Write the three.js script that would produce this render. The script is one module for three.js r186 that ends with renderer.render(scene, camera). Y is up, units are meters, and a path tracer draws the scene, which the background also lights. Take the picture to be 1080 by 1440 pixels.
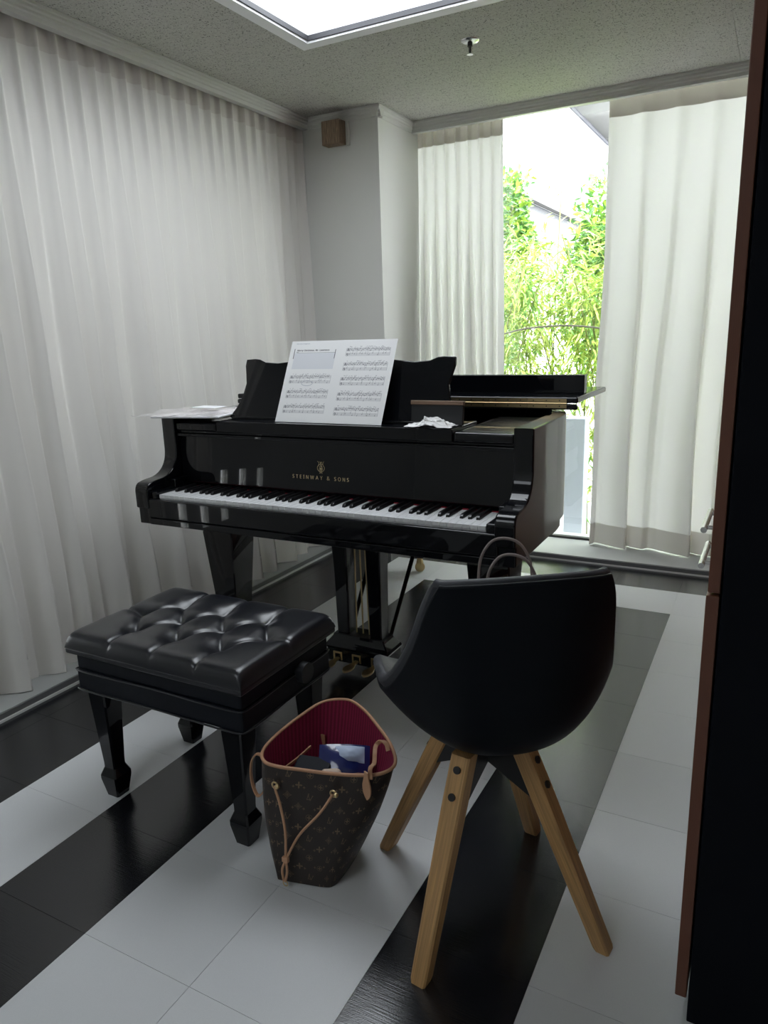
import * as THREE from 'three';
import { RoundedBoxGeometry } from 'three/addons/geometries/RoundedBoxGeometry.js';
import { mergeGeometries, mergeVertices, toCreasedNormals } from 'three/addons/utils/BufferGeometryUtils.js';
import { RectAreaLightUniformsLib } from 'three/addons/lights/RectAreaLightUniformsLib.js';
import { FontLoader } from 'three/addons/loaders/FontLoader.js';
import { TextGeometry } from 'three/addons/geometries/TextGeometry.js';
import { ImprovedNoise } from 'three/addons/math/ImprovedNoise.js';

// ---------------------------------------------------------------- camera, sky, large lights, exposure
const scene = new THREE.Scene();
const F = 1020.514, EYE = new THREE.Vector3(0, 1.27, 0);
const camera = new THREE.PerspectiveCamera(2 * Math.atan(720 / F) * 180 / Math.PI, 1080 / 1440, 0.05, 200);
camera.position.copy(EYE);
camera.rotation.order = 'YXZ';
camera.rotation.set(-0.2419, 0.4968, -0.0333);
camera.updateMatrixWorld();
scene.background = new THREE.Color().setRGB(0.90, 0.96, 1.0);   // bright overcast sky
scene.backgroundIntensity = 9.5;
const sun = new THREE.DirectionalLight(new THREE.Color().setRGB(1.0, 0.97, 0.92), 13);   // high, behind the building: lights the garden, never enters the window
sun.position.set(5, 10.5, -2); sun.target.position.set(-1, 1, -7); sun.castShadow = true;
Object.assign(sun.shadow.camera, { left: -14, right: 14, top: 14, bottom: -14, near: 0.5, far: 40 }); sun.shadow.mapSize.set(2048, 2048);
scene.add(sun, sun.target);
const renderer = new THREE.WebGLRenderer({ antialias: true });
renderer.toneMapping = THREE.LinearToneMapping;
renderer.toneMappingExposure = 1.2;
renderer.shadowMap.enabled = true;
RectAreaLightUniformsLib.init();
const CEIL = 2.42;
const LIGHT = { x0: -1.81, x1: -0.65, z0: -2.80, z1: -1.6 };          // opening of the luminous ceiling panel
const LIGHT_2 = { x0: -1.81, x1: -0.65, z0: 0.05, z1: 1.25 };            // its twin behind the camera
for (const [L, I] of [[LIGHT, 2.9], [LIGHT_2, 1.5]]) {
  const panelLight = new THREE.RectAreaLight(new THREE.Color().setRGB(0.88, 0.94, 1.0), I, 1.06, 1.1);
  panelLight.position.set((L.x0 + L.x1) / 2, CEIL + 0.085, (L.z0 + L.z1) / 2); panelLight.rotation.x = -Math.PI / 2; panelLight.castShadow = true;
  scene.add(panelLight);
}

// ---------------------------------------------------------------- helpers
const V = (x, y, z) => new THREE.Vector3(x, y, z);
function rng(seed) { let s = seed >>> 0; return () => { s = (s + 0x6D2B79F5) >>> 0; let t = s; t = Math.imul(t ^ (t >>> 15), t | 1); t ^= t + Math.imul(t ^ (t >>> 7), t | 61); return ((t ^ (t >>> 14)) >>> 0) / 4294967296; }; }
const perlin = new ImprovedNoise();
const noise = (x, y, z = 0) => perlin.noise(x, y, z);
const lerp = (a, b, t) => a + (b - a) * t;
const clamp = (x, a = 0, b = 1) => Math.min(b, Math.max(a, x));
const smooth = (t) => { t = clamp(t); return t * t * (3 - 2 * t); };
function table(t, xs, ys) { let i = 0; while (i < xs.length - 2 && t > xs[i + 1]) i++; return lerp(ys[i], ys[i + 1], clamp((t - xs[i]) / (xs[i + 1] - xs[i]))); }
// a photo pixel as a direction from the camera, cut with a plane of known place
function ray(px, py) { return V(px - 540, 720 - py, -F).applyMatrix4(new THREE.Matrix4().extractRotation(camera.matrixWorld)); }
const onX = (px, py, x) => { const d = ray(px, py); return EYE.clone().addScaledVector(d, (x - EYE.x) / d.x); };
const onY = (px, py, y) => { const d = ray(px, py); return EYE.clone().addScaledVector(d, (y - EYE.y) / d.y); };
const onZ = (px, py, z) => { const d = ray(px, py); return EYE.clone().addScaledVector(d, (z - EYE.z) / d.z); };

const taken = {};
function numbered(n) { const k = taken[n] = (taken[n] ?? -1) + 1; return k ? `${n}_${String(k).padStart(3, '0')}` : n; }
function mesh(name, geo, mat, parent) { const m = new THREE.Mesh(geo, mat); m.name = name; m.castShadow = m.receiveShadow = true; if (parent) parent.add(m); return m; }
function thing(name, label, category, pos = [0, 0, 0], turn = 0, group) {
  const o = new THREE.Group(); o.name = numbered(name); o.position.set(...pos); o.rotation.y = turn;
  o.userData = { label, category }; if (group) o.userData.group = group; scene.add(o); return o;
}
function one(name, geo, mat, label, category, group) { const m = mesh(numbered(name), geo, mat); m.userData = { label, category }; if (group) m.userData.group = group; scene.add(m); return m; }
function struct(name, geo, mat, label) { const m = mesh(name, geo, mat); m.userData = { kind: 'structure', label, category: name.split('_')[0] }; scene.add(m); return m; }
function structGroup(name, label) { const g = new THREE.Group(); g.name = name; g.userData = { kind: 'structure', label, category: name.split('_')[0] }; scene.add(g); return g; }
const at = (g, x, y, z) => g.translate(x, y, z);
const box = (x0, x1, y0, y1, z0, z1) => new THREE.BoxGeometry(x1 - x0, y1 - y0, z1 - z0).translate((x0 + x1) / 2, (y0 + y1) / 2, (z0 + z1) / 2);
const rbox = (x0, x1, y0, y1, z0, z1, r = 0.004, s = 2) => new RoundedBoxGeometry(x1 - x0, y1 - y0, z1 - z0, s, r).translate((x0 + x1) / 2, (y0 + y1) / 2, (z0 + z1) / 2);
function bake(geos) { return mergeGeometries(geos.map((g) => { g = g.index ? g.toNonIndexed() : g; for (const k of Object.keys(g.attributes)) if (!['position', 'normal', 'uv'].includes(k)) g.deleteAttribute(k); return g; })); }
// a grid of points (rows of columns) as a smooth surface; closed: the columns run round
function grid(P, closedU = false, uvOf) {
  const R = P.length, Cn = P[0].length, pos = [], uv = [], idx = [];
  for (let r = 0; r < R; r++) for (let c = 0; c < Cn; c++) { const p = P[r][c]; pos.push(p.x, p.y, p.z); const t = uvOf ? uvOf(r, c, p) : [c / (Cn - 1), r / (R - 1)]; uv.push(t[0], t[1]); }
  const n = closedU ? Cn : Cn - 1;
  for (let r = 0; r < R - 1; r++) for (let c = 0; c < n; c++) { const a = r * Cn + c, b = r * Cn + (c + 1) % Cn, d = a + Cn, e = b + Cn; idx.push(a, b, d, b, e, d); }
  const g = new THREE.BufferGeometry();
  g.setAttribute('position', new THREE.Float32BufferAttribute(pos, 3)); g.setAttribute('uv', new THREE.Float32BufferAttribute(uv, 2)); g.setIndex(idx); g.computeVertexNormals();
  return g;
}
// a stack of closed rings with flat caps, creased where edges are sharp
function loft(rings, crease = 0.6, caps = true) {
  const n = rings[0].length, pos = [], idx = [];
  rings.forEach((r) => r.forEach((p) => pos.push(p.x, p.y, p.z)));
  for (let r = 0; r < rings.length - 1; r++) for (let c = 0; c < n; c++) { const a = r * n + c, b = r * n + (c + 1) % n; idx.push(a, b, a + n, b, b + n, a + n); }
  if (caps) for (const [r, flip] of [[0, true], [rings.length - 1, false]]) {
    const c = new THREE.Vector3(); rings[r].forEach((p) => c.add(p)); c.divideScalar(n); const ci = pos.length / 3; pos.push(c.x, c.y, c.z);
    for (let k = 0; k < n; k++) { const a = r * n + k, b = r * n + (k + 1) % n; flip ? idx.push(b, a, ci) : idx.push(a, b, ci); }
  }
  let g = new THREE.BufferGeometry(); g.setAttribute('position', new THREE.Float32BufferAttribute(pos, 3)); g.setIndex(idx);
  g = toCreasedNormals(g, crease);
  const p = g.attributes.position, uv = []; for (let i = 0; i < p.count; i++) uv.push(p.getX(i) + p.getZ(i), p.getY(i));
  g.setAttribute('uv', new THREE.Float32BufferAttribute(uv, 2));
  return g;
}
// a grid surface given thickness t along its normals (both faces and the edge)
function thicken(P, t, closedRim = true) {
  const base = grid(P), N = base.attributes.normal, R = P.length, Cn = P[0].length;
  const Q = P.map((row, r) => row.map((p, c) => V(p.x + N.getX(r * Cn + c) * t, p.y + N.getY(r * Cn + c) * t, p.z + N.getZ(r * Cn + c) * t)));
  const flip = (g) => { const i = g.index.array; for (let k = 0; k < i.length; k += 3) { const s = i[k]; i[k] = i[k + 1]; i[k + 1] = s; } g.computeVertexNormals(); return g; };
  const edge = []; for (let c = 0; c < Cn; c++) edge.push([0, c]); for (let r = 1; r < R; r++) edge.push([r, Cn - 1]); for (let c = Cn - 2; c >= 0; c--) edge.push([R - 1, c]); for (let r = R - 2; r > 0; r--) edge.push([r, 0]);
  const steps = 5, rows = [];
  for (let s = 0; s <= steps; s++) { const a = Math.PI * s / steps, k = (1 - Math.cos(a)) / 2, out = Math.sin(a) * t * 0.5;
    rows.push(edge.map(([r, c]) => { const p = P[r][c], q = Q[r][c], inn = P[clamp(r, 1, R - 2)][clamp(c, 1, Cn - 2)], d = V(p.x - inn.x, p.y - inn.y, p.z - inn.z).normalize(); return V(lerp(p.x, q.x, k) + d.x * out, lerp(p.y, q.y, k) + d.y * out, lerp(p.z, q.z, k) + d.z * out); })); }
  return bake([flip(grid(P)), grid(Q), grid(rows, true)]);
}
// a flat band swept along a curve; up(t) gives the direction of its width
function band(points, width, thick, up, n = 60) {
  const c = new THREE.CatmullRomCurve3(points), rings = [];
  for (let i = 0; i <= n; i++) {
    const t = i / n, p = c.getPointAt(t), tan = c.getTangentAt(t), w = (typeof up === 'function' ? up(t) : up.clone()).addScaledVector(tan, 0); w.addScaledVector(tan, -w.dot(tan)).normalize();
    const nn = new THREE.Vector3().crossVectors(tan, w), wd = typeof width === 'function' ? width(t) : width, ring = [];
    for (let k = 0; k < 8; k++) { const a = (k + 0.5) / 8 * Math.PI * 2, sx = Math.sign(Math.cos(a)) * Math.pow(Math.abs(Math.cos(a)), 0.4), sy = Math.sign(Math.sin(a)) * Math.pow(Math.abs(Math.sin(a)), 0.4); ring.push(p.clone().addScaledVector(w, sx * wd / 2).addScaledVector(nn, sy * thick / 2)); }
    rings.push(ring);
  }
  return loft(rings, 0.9);
}
const tube = (pts, r, n = 48, k = 8, closed = false) => new THREE.TubeGeometry(new THREE.CatmullRomCurve3(pts, closed), n, r, k, closed);
const rod = (a, b, r0, r1 = r0, k = 12) => { const d = b.clone().sub(a), g = new THREE.CylinderGeometry(r1, r0, d.length(), k); g.applyQuaternion(new THREE.Quaternion().setFromUnitVectors(V(0, 1, 0), d.clone().normalize())); return g.translate((a.x + b.x) / 2, (a.y + b.y) / 2, (a.z + b.z) / 2); };
const rect = (cx, y, cz, w, d, ch = 0.004) => { const x = w / 2, z = d / 2; return [V(cx - x + ch, y, cz + z), V(cx + x - ch, y, cz + z), V(cx + x, y, cz + z - ch), V(cx + x, y, cz - z + ch), V(cx + x - ch, y, cz - z), V(cx - x + ch, y, cz - z), V(cx - x, y, cz - z + ch), V(cx - x, y, cz + z - ch)]; };
function extrude(shape, depth, bevel = 0.003, seg = 2) { return new THREE.ExtrudeGeometry(shape, { depth: depth - 2 * bevel, bevelEnabled: bevel > 0, bevelSize: bevel, bevelThickness: bevel, bevelOffset: -bevel, bevelSegments: seg, curveSegments: 16 }).translate(0, 0, bevel); }
function shapeOf(pts) { const s = new THREE.Shape(); pts.forEach(([x, y], i) => i ? s.lineTo(x, y) : s.moveTo(x, y)); s.closePath(); return s; }

// ---------------------------------------------------------------- textures and materials
function dataTex(n, fn, srgb = false, m = n) {
  const a = new Uint8Array(n * m * 4);
  for (let y = 0; y < m; y++) for (let x = 0; x < n; x++) { const v = fn(x / n, y / m, x, y), k = (y * n + x) * 4; if (Array.isArray(v)) { a[k] = v[0]; a[k + 1] = v[1]; a[k + 2] = v[2]; } else a[k] = a[k + 1] = a[k + 2] = v; a[k + 3] = 255; }
  const t = new THREE.DataTexture(a, n, m); t.magFilter = THREE.LinearFilter; t.minFilter = THREE.LinearMipmapLinearFilter; t.generateMipmaps = true; t.wrapS = t.wrapT = THREE.RepeatWrapping; if (srgb) t.colorSpace = THREE.SRGBColorSpace; t.needsUpdate = true; return t;
}
const rep = (t, x, y = x) => { const c = t.clone(); c.repeat.set(x, y); c.needsUpdate = true; return c; };
const loopNoise = (u, v, f, s) => { const a = u * Math.PI * 2, b = v * Math.PI * 2, r = f / (Math.PI * 2); return noise(Math.cos(a) * r + s, Math.sin(a) * r + Math.cos(b) * r * 1.3, Math.sin(b) * r + s * 1.7); };
const M = (c, rough, o = {}) => new THREE.MeshPhysicalMaterial({ color: Array.isArray(c) ? new THREE.Color().setRGB(...c) : c, roughness: rough, ...o });
const speckR = rng(5);
const pits = new Uint8Array(512 * 512).fill(255);
for (let k = 0; k < 2600; k++) { const cx = speckR() * 512, cy = speckR() * 512, r = 0.6 + speckR() * speckR() * 3.2, st = 0.6 + speckR(); for (let y = -5; y <= 5; y++) for (let x = -5; x <= 5; x++) { const d = Math.hypot(x * st, y / st); if (d < r) { const i = ((Math.floor(cy + y) + 512) % 512) * 512 + (Math.floor(cx + x) + 512) % 512; pits[i] = Math.min(pits[i], 110 + speckR() * 60); } } }
const ceilTex = dataTex(512, (u, v, x, y) => { const p = pits[y * 512 + x] / 255, n = 0.94 + 0.06 * loopNoise(u, v, 40, 3); return [214 * p * n, 213 * p * n, 206 * p * n]; }, true);
const ceilBump = dataTex(512, (u, v, x, y) => clamp(pits[y * 512 + x] * 0.8 + 30 * loopNoise(u, v, 60, 9), 0, 255));
const brushBump = dataTex(512, (u, v) => clamp(128 + 60 * loopNoise(u * 1, v, 90, 2) * 0.4 + 55 * noise(Math.floor(v * 512) * 0.37, Math.sin(u * Math.PI * 2) * 1.5, 4) + 40 * loopNoise(u, v, 7, 6), 0, 255));
const ditherR = rng(19);
const tileTone = dataTex(512, (u, v) => { const k = 0.98 + 0.035 * (ditherR() - 0.5); return clamp(245 * k, 0, 255); }, true);
const tileRough = dataTex(512, (u, v) => clamp(150 + 24 * (ditherR() - 0.5), 0, 255));
const weave = dataTex(256, (u, v, x, y) => 128 + 50 * (((x >> 1) + (y >> 1)) % 2 ? 1 : -1) * 0.5 + 30 * loopNoise(u, v, 30, 5));
const grainTex = dataTex(256, (u, v) => { const n = loopNoise(u, v * 0.15, 26, 3) * 0.6 + loopNoise(u, v * 0.1, 60, 8) * 0.5; const k = 0.9 + 0.22 * n; return [clamp(200 * k, 0, 255), clamp(158 * k, 0, 255), clamp(106 * k, 0, 255)]; }, true);
const leatherBump = dataTex(256, (u, v) => clamp(128 + 90 * Math.abs(loopNoise(u, v, 46, 2)) - 40 * Math.abs(loopNoise(u, v, 90, 4)), 0, 255));

const mat = {
  wall: M([0.70, 0.70, 0.67], 0.85), trim: M([0.66, 0.66, 0.63], 0.55), slab: M([0.4, 0.4, 0.4], 0.9),
  ceil: [0, 1, 2].map((k) => M([0.88 + 0.006 * k, 0.88 + 0.006 * k, 0.88 + 0.006 * k], 0.95, { map: ceilTex, bumpMap: ceilBump, bumpScale: 0.0015 })),
  ledge: M([0.36, 0.37, 0.36], 0.5), ledgeFace: M([0.12, 0.12, 0.12], 0.5), ledgeStrip: M([0.62, 0.62, 0.6], 0.5), grout: M([0.2, 0.2, 0.2], 0.9),
  white: [0, 1, 2].map((k) => M([0.68 - 0.02 * k, 0.69 - 0.02 * k, 0.70 - 0.02 * k], 0.50, { map: tileTone, roughnessMap: tileRough })),
  black: [0, 1].map((k) => M([0.006 + 0.0015 * k, 0.0068 + 0.0015 * k, 0.0095 + 0.002 * k], 0.34, { ior: 1.75, map: tileTone, roughnessMap: tileRough, bumpMap: brushBump, bumpScale: 0.0003 })),
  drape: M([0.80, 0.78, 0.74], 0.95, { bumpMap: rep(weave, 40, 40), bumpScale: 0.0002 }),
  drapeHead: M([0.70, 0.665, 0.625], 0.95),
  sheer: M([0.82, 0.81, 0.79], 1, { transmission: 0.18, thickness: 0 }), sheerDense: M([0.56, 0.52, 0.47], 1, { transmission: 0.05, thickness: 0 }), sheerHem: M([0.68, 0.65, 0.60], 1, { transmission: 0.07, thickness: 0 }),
  lacquer: M([0.0025, 0.003, 0.0045], 0.3, { specularIntensity: 0.1, clearcoat: 0.7, clearcoatRoughness: 0.03 }),
  blackSatin: M([0.008, 0.009, 0.011], 0.4), ebony: M([0.007, 0.007, 0.008], 0.3), ivory: M([0.80, 0.81, 0.82], 0.25, { clearcoat: 0.4, clearcoatRoughness: 0.1 }),
  brass: M([0.60, 0.46, 0.25], 0.34, { metalness: 1 }), gilt: M([0.62, 0.50, 0.30], 0.4, { metalness: 1 }), steel: M([0.72, 0.72, 0.72], 0.25, { metalness: 1 }), felt: M([0.45, 0.03, 0.06], 1), castIron: M([0.30, 0.22, 0.10], 0.5, { metalness: 0.6 }),
  vinyl: M([0.005, 0.006, 0.010], 0.30, { bumpMap: rep(leatherBump, 3, 3), bumpScale: 0.0002, clearcoat: 0.3, clearcoatRoughness: 0.3 }), vinylMatt: M([0.0045, 0.006, 0.010], 0.5, { specularIntensity: 0.35, bumpMap: rep(leatherBump, 6, 6), bumpScale: 0.0002 }),
  shell: M([0.003, 0.0045, 0.007], 0.5, { specularIntensity: 0.25 }), pad: M([0.022, 0.024, 0.031], 0.5, { bumpMap: rep(leatherBump, 4, 4), bumpScale: 0.0003 }),
  oak: M([1.0, 0.97, 0.92], 0.5, { map: rep(grainTex, 8, 2) }), bracket: M([0.012, 0.012, 0.013], 0.5),
  paper: M([0.80, 0.80, 0.80], 0.85), card: M([0.85, 0.86, 0.88], 0.6), kraft: M([0.33, 0.27, 0.24], 0.9), bagPaper: M([0.70, 0.69, 0.68], 0.8), cord: M([0.23, 0.19, 0.18], 0.9),
  tan: M([0.42, 0.22, 0.12], 0.55), tanPale: M([0.50, 0.28, 0.16], 0.55), lining: M([0.165, 0.012, 0.042], 0.85),
  cabinetSide: M([0.002, 0.003, 0.0055], 0.5, { specularIntensity: 0.2 }), cabinetWood: M([0.17, 0.060, 0.032], 0.42, { map: rep(dataTex(256, (u, v) => clamp(225 + 50 * loopNoise(u, v * 0.12, 30, 5), 0, 255), true), 6, 1) }),
  pine: M([0.34, 0.24, 0.16], 0.6, { map: rep(dataTex(128, (u, v) => clamp(215 + 70 * loopNoise(u, v * 0.15, 22, 11), 0, 255), true), 2, 1) }),
  alu: M([0.90, 0.90, 0.92], 0.35), aluDark: M([0.03, 0.03, 0.035], 0.5), recess: M([0.60, 0.60, 0.60], 0.7),
  glass: M([1, 1, 1], 0, { transmission: 1, thickness: 0, ior: 1.5 }), darkFrame: M([0.03, 0.03, 0.03], 0.5), film: M([0.98, 0.96, 0.96], 0.12, { transmission: 0.75, thickness: 0, ior: 1.45 }),
  concrete: M([0.38, 0.38, 0.375], 0.9), render: M([0.80, 0.80, 0.79], 0.9), darkGlass: M([0.03, 0.035, 0.045], 0.2), pipe: M([0.07, 0.07, 0.09], 0.6),
};

// ---------------------------------------------------------------- the room
const T = 0.3048, GX = -0.3354, GZ = -0.8499;
const ROOM = { x0: -2.6, x1: 0.5, z0: -4.22, z1: 1.5 }, LX = -2.275, LZ = -3.88;       // walls; fronts of the two low ledges
const floor = structGroup('floor', 'vinyl tile floor with white field and black stripes');
mesh('slab', box(ROOM.x0 - 0.2, ROOM.x1 + 0.2, -0.2, -0.0035, ROOM.z0 - 0.1, ROOM.z1 + 0.2), mat.grout, floor);
{
  const R = rng(11), xs = [LX], zs = [LZ];
  for (let k = -7; k < 5; k++) { const x = GX + k * T; if (x > LX + 0.02 && x < ROOM.x1) xs.push(x); } xs.push(ROOM.x1);
  for (let k = -12; k < 10; k++) { const z = GZ + k * T; if (z > LZ + 0.02 && z < ROOM.z1) zs.push(z); } zs.push(ROOM.z1);
  const cache = {};
  for (let i = 0; i < xs.length - 1; i++) for (let j = 0; j < zs.length - 1; j++) {
    const w = xs[i + 1] - xs[i], d = zs[j + 1] - zs[j], cx = (xs[i] + xs[i + 1]) / 2, cz = (zs[j] + zs[j + 1]) / 2;
    const k = Math.floor((cx - GX) / T), n = Math.floor((cz - GZ) / T);
    const dark = k <= -6 || n <= -10 || ((k === -1 || k === -4) && n >= -8);
    const key = w.toFixed(4) + d.toFixed(4), g = cache[key] ??= new THREE.BoxGeometry(w - 0.0009, 0.0035, d - 0.0009);
    const t = mesh('tile', g, dark ? mat.black[Math.floor(R() * 2)] : mat.white[Math.floor(R() * 3)], floor);
    t.position.set(cx, -0.00175, cz); if (Math.abs(w - d) < 1e-6 && R() < 0.5 && !dark) t.rotation.y = Math.PI * Math.floor(R() * 2);
  }
}
const ceiling = structGroup('ceiling', 'grey speckled mineral fibre ceiling panels');
mesh('roof_slab', box(ROOM.x0 - 0.2, ROOM.x1 + 0.2, 2.6, 2.75, ROOM.z0 - 0.12, ROOM.z1 + 0.2), mat.slab, ceiling);
{
  const R = rng(12), xs = [ROOM.x0], zs = [ROOM.z0];
  for (let k = -4; k < 4; k++) { const x = -0.87 + k * 0.6; if (x > ROOM.x0 + 0.05 && x < ROOM.x1) xs.push(x); } xs.push(ROOM.x1);
  for (let k = -2; k < 9; k++) { const z = -3.28 + k * 0.6; if (z > ROOM.z0 + 0.05 && z < ROOM.z1) zs.push(z); } zs.push(ROOM.z1);
  const put = (a, b, c, d) => { if (b - a < 0.01 || d - c < 0.01) return; const g = box(a + 0.0004, b - 0.0004, CEIL, CEIL + 0.015, c + 0.0004, d - 0.0004), p = g.attributes.position, uv = g.attributes.uv; for (let i = 0; i < p.count; i++) uv.setXY(i, p.getX(i) / 0.42, p.getZ(i) / 0.42); mesh('panel', g, mat.ceil[Math.floor(R() * 3)], ceiling); };
  for (let i = 0; i < xs.length - 1; i++) for (let j = 0; j < zs.length - 1; j++) {
    const [a, b, c, d] = [xs[i], xs[i + 1], zs[j], zs[j + 1]], L = (c + d) / 2 < -0.8 ? LIGHT : LIGHT_2;
    if (b <= L.x0 || a >= L.x1 || d <= L.z0 || c >= L.z1) { put(a, b, c, d); continue; }
    put(a, L.x0, c, d); put(L.x1, b, c, d); const m0 = Math.max(a, L.x0), m1 = Math.min(b, L.x1); put(m0, m1, c, L.z0); put(m0, m1, L.z1, d);
  }
}
// side wall behind the long curtain, with a door of four narrow lights that the polished fallboard mirrors
const DOOR = { z0: -1.24, z1: -0.52, y1: 2.05 };
struct('wall_side', bake([box(-2.75, ROOM.x0, 0, 2.6, ROOM.z0 - 0.1, DOOR.z0), box(-2.75, ROOM.x0, 0, 2.6, DOOR.z1, ROOM.z1 + 0.15), box(-2.75, ROOM.x0, DOOR.y1, 2.6, DOOR.z0, DOOR.z1)]), mat.wall, 'plain painted wall behind the long curtain');
{
  const d = structGroup('door_1', 'door with four narrow upright lights'), slots = [-1.13, -0.97, -0.81, -0.65], w = 0.028;
  const leaf = []; let z = DOOR.z0; for (const s of slots) { leaf.push(box(-2.64, -2.60, 0.30, 0.72, z, s - w)); z = s + w; } leaf.push(box(-2.64, -2.60, 0.30, 0.72, z, DOOR.z1), box(-2.64, -2.60, 0, 0.30, DOOR.z0, DOOR.z1), box(-2.64, -2.60, 0.72, DOOR.y1, DOOR.z0, DOOR.z1));
  mesh('door_leaf', bake(leaf), mat.trim, d);
  for (const s of slots) mesh('pane', box(-2.622, -2.618, 0.30, 0.72, s - w, s + w), mat.glass, d);
}
struct('wall_back', box(ROOM.x0 - 0.15, ROOM.x1 + 0.15, 0, 2.6, ROOM.z1, ROOM.z1 + 0.15), mat.wall, 'plain painted wall opposite the window');
struct('wall_cabinet', box(ROOM.x1, ROOM.x1 + 0.15, 0, 2.6, ROOM.z0 - 0.1, ROOM.z1), mat.wall, 'plain painted wall behind the tall cabinets');
const CX = -1.955, CZ = -3.68;
struct('wall_column', box(ROOM.x0, CX, 0, 2.6, ROOM.z0 - 0.1, CZ), mat.wall, 'square painted corner column between the curtains');
// ledges
{
  const a = structGroup('trim_1', 'low grey ledge under the long curtain');
  mesh('ledge_top', box(ROOM.x0, LX - 0.004, 0, 0.034, CZ, ROOM.z1), mat.ledge, a); mesh('ledge_face', box(LX - 0.004, LX, 0.010, 0.030, LZ, ROOM.z1), mat.ledgeFace, a); mesh('ledge_strip', box(LX - 0.004, LX + 0.006, 0, 0.009, LZ, ROOM.z1), mat.ledgeStrip, a);
  mesh('ledge_corner', box(CX - 0.4, LX - 0.004, 0, 0.033, LZ, CZ), mat.ledge, a);
  const b = structGroup('trim_2', 'low grey ledge under the window');
  mesh('ledge_top', rbox(LX - 0.02, ROOM.x1, 0, 0.034, -4.35, LZ - 0.004, 0.003, 1), mat.ledge, b); mesh('ledge_face', box(LX, ROOM.x1, 0.008, 0.028, LZ - 0.004, LZ), mat.ledgeFace, b); mesh('ledge_strip', box(LX, ROOM.x1, 0, 0.008, LZ - 0.004, LZ + 0.006), mat.ledgeStrip, b);
}
// cornices: a stepped profile swept along each wall top
function cornice(name, label, a, b, out, parts = 1) {
  const prof = [[-0.03, 0], [0.022, 0], [0.022, -0.010], [0.017, -0.013], [0.017, -0.022], [0.011, -0.027], [0.011, -0.036], [0.006, -0.040], [0.004, -0.055], [-0.03, -0.055]];
  const dir = b.clone().sub(a), L = dir.length(), g = extrude(shapeOf(prof), L, 0), n = dir.clone().normalize();
  const m = new THREE.Matrix4().makeBasis(out, V(0, 1, 0), n).setPosition(a); if (new THREE.Vector3().crossVectors(out, V(0, 1, 0)).dot(n) < 0) { m.makeBasis(out, V(0, 1, 0), n.clone().negate()).setPosition(b); }
  return struct(name, g.applyMatrix4(m), mat.trim, label);
}
cornice('trim_3', 'stepped cornice above the long curtain', V(-2.395, CEIL, CZ), V(-2.395, CEIL, ROOM.z1), V(1, 0, 0));
cornice('trim_4', 'stepped cornice across the column front', V(-2.40, CEIL, CZ), V(CX + 0.02, CEIL, CZ), V(0, 0, 1));
cornice('trim_5', 'stepped cornice on the lit column face', V(CX, CEIL, -4.08), V(CX, CEIL, CZ + 0.02), V(1, 0, 0));
cornice('trim_6', 'stepped cornice above the window curtains', V(CX, CEIL, -4.085), V(ROOM.x1, CEIL, -4.085), V(0, 0, 1));
struct('trim_7', box(-2.42, -2.40, 2.366, 2.6, CZ, ROOM.z1), mat.trim, 'pelmet board behind the long cornice');
struct('trim_8', box(CX, ROOM.x1, 2.366, 2.6, -4.11, -4.09), mat.trim, 'pelmet board behind the window cornice');
// window
{
  const w = structGroup('window_1', 'tall frameless window pane down to the low ledge');
  mesh('pane', box(CX, ROOM.x1, 0.045, 2.44, -4.226, -4.22), mat.glass, w);
  mesh('window_frame', bake([box(CX, ROOM.x1, 0.034, 0.047, -4.24, -4.205)]), mat.darkFrame, w);
  mesh('window_head', box(CX, ROOM.x1, 2.44, 2.6, -4.30, -4.19), mat.trim, w);
}
// luminous ceiling panel
for (const [L, I, label] of [[LIGHT, 2.9, 'large square luminous ceiling panel in a white aluminium frame above the piano'], [LIGHT_2, 1.5, 'square luminous ceiling panel at the end away from the window']]) {
  const t = thing('ceiling_light', label, 'light', [0, 0, 0], 0, 'luminous ceiling panels');
  const ring = (a, b, y0, y1) => bake([box(L.x0 - a, L.x0 + b, y0, y1, L.z0 - a, L.z1 + a), box(L.x1 - b, L.x1 + a, y0, y1, L.z0 - a, L.z1 + a), box(L.x0 + b, L.x1 - b, y0, y1, L.z0 - a, L.z0 + b), box(L.x0 + b, L.x1 - b, y0, y1, L.z1 - b, L.z1 + a)]);
  mesh('frame', ring(0.022, 0.032, CEIL - 0.014, CEIL + 0.01), mat.alu, t);
  mesh('inner_rail', ring(-0.032, 0.040, CEIL - 0.006, CEIL + 0.012), mat.aluDark, t);
  mesh('recess', ring(0.0, 0.02, CEIL + 0.01, CEIL + 0.12), mat.recess, t);
  mesh('diffuser', box(L.x0 + 0.02, L.x1 - 0.02, CEIL + 0.092, CEIL + 0.10, L.z0 + 0.02, L.z1 - 0.02), M([0.9, 0.9, 0.9], 0.9, { emissive: new THREE.Color().setRGB(0.88, 0.94, 1.0), emissiveIntensity: I }), t);
}
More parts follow.
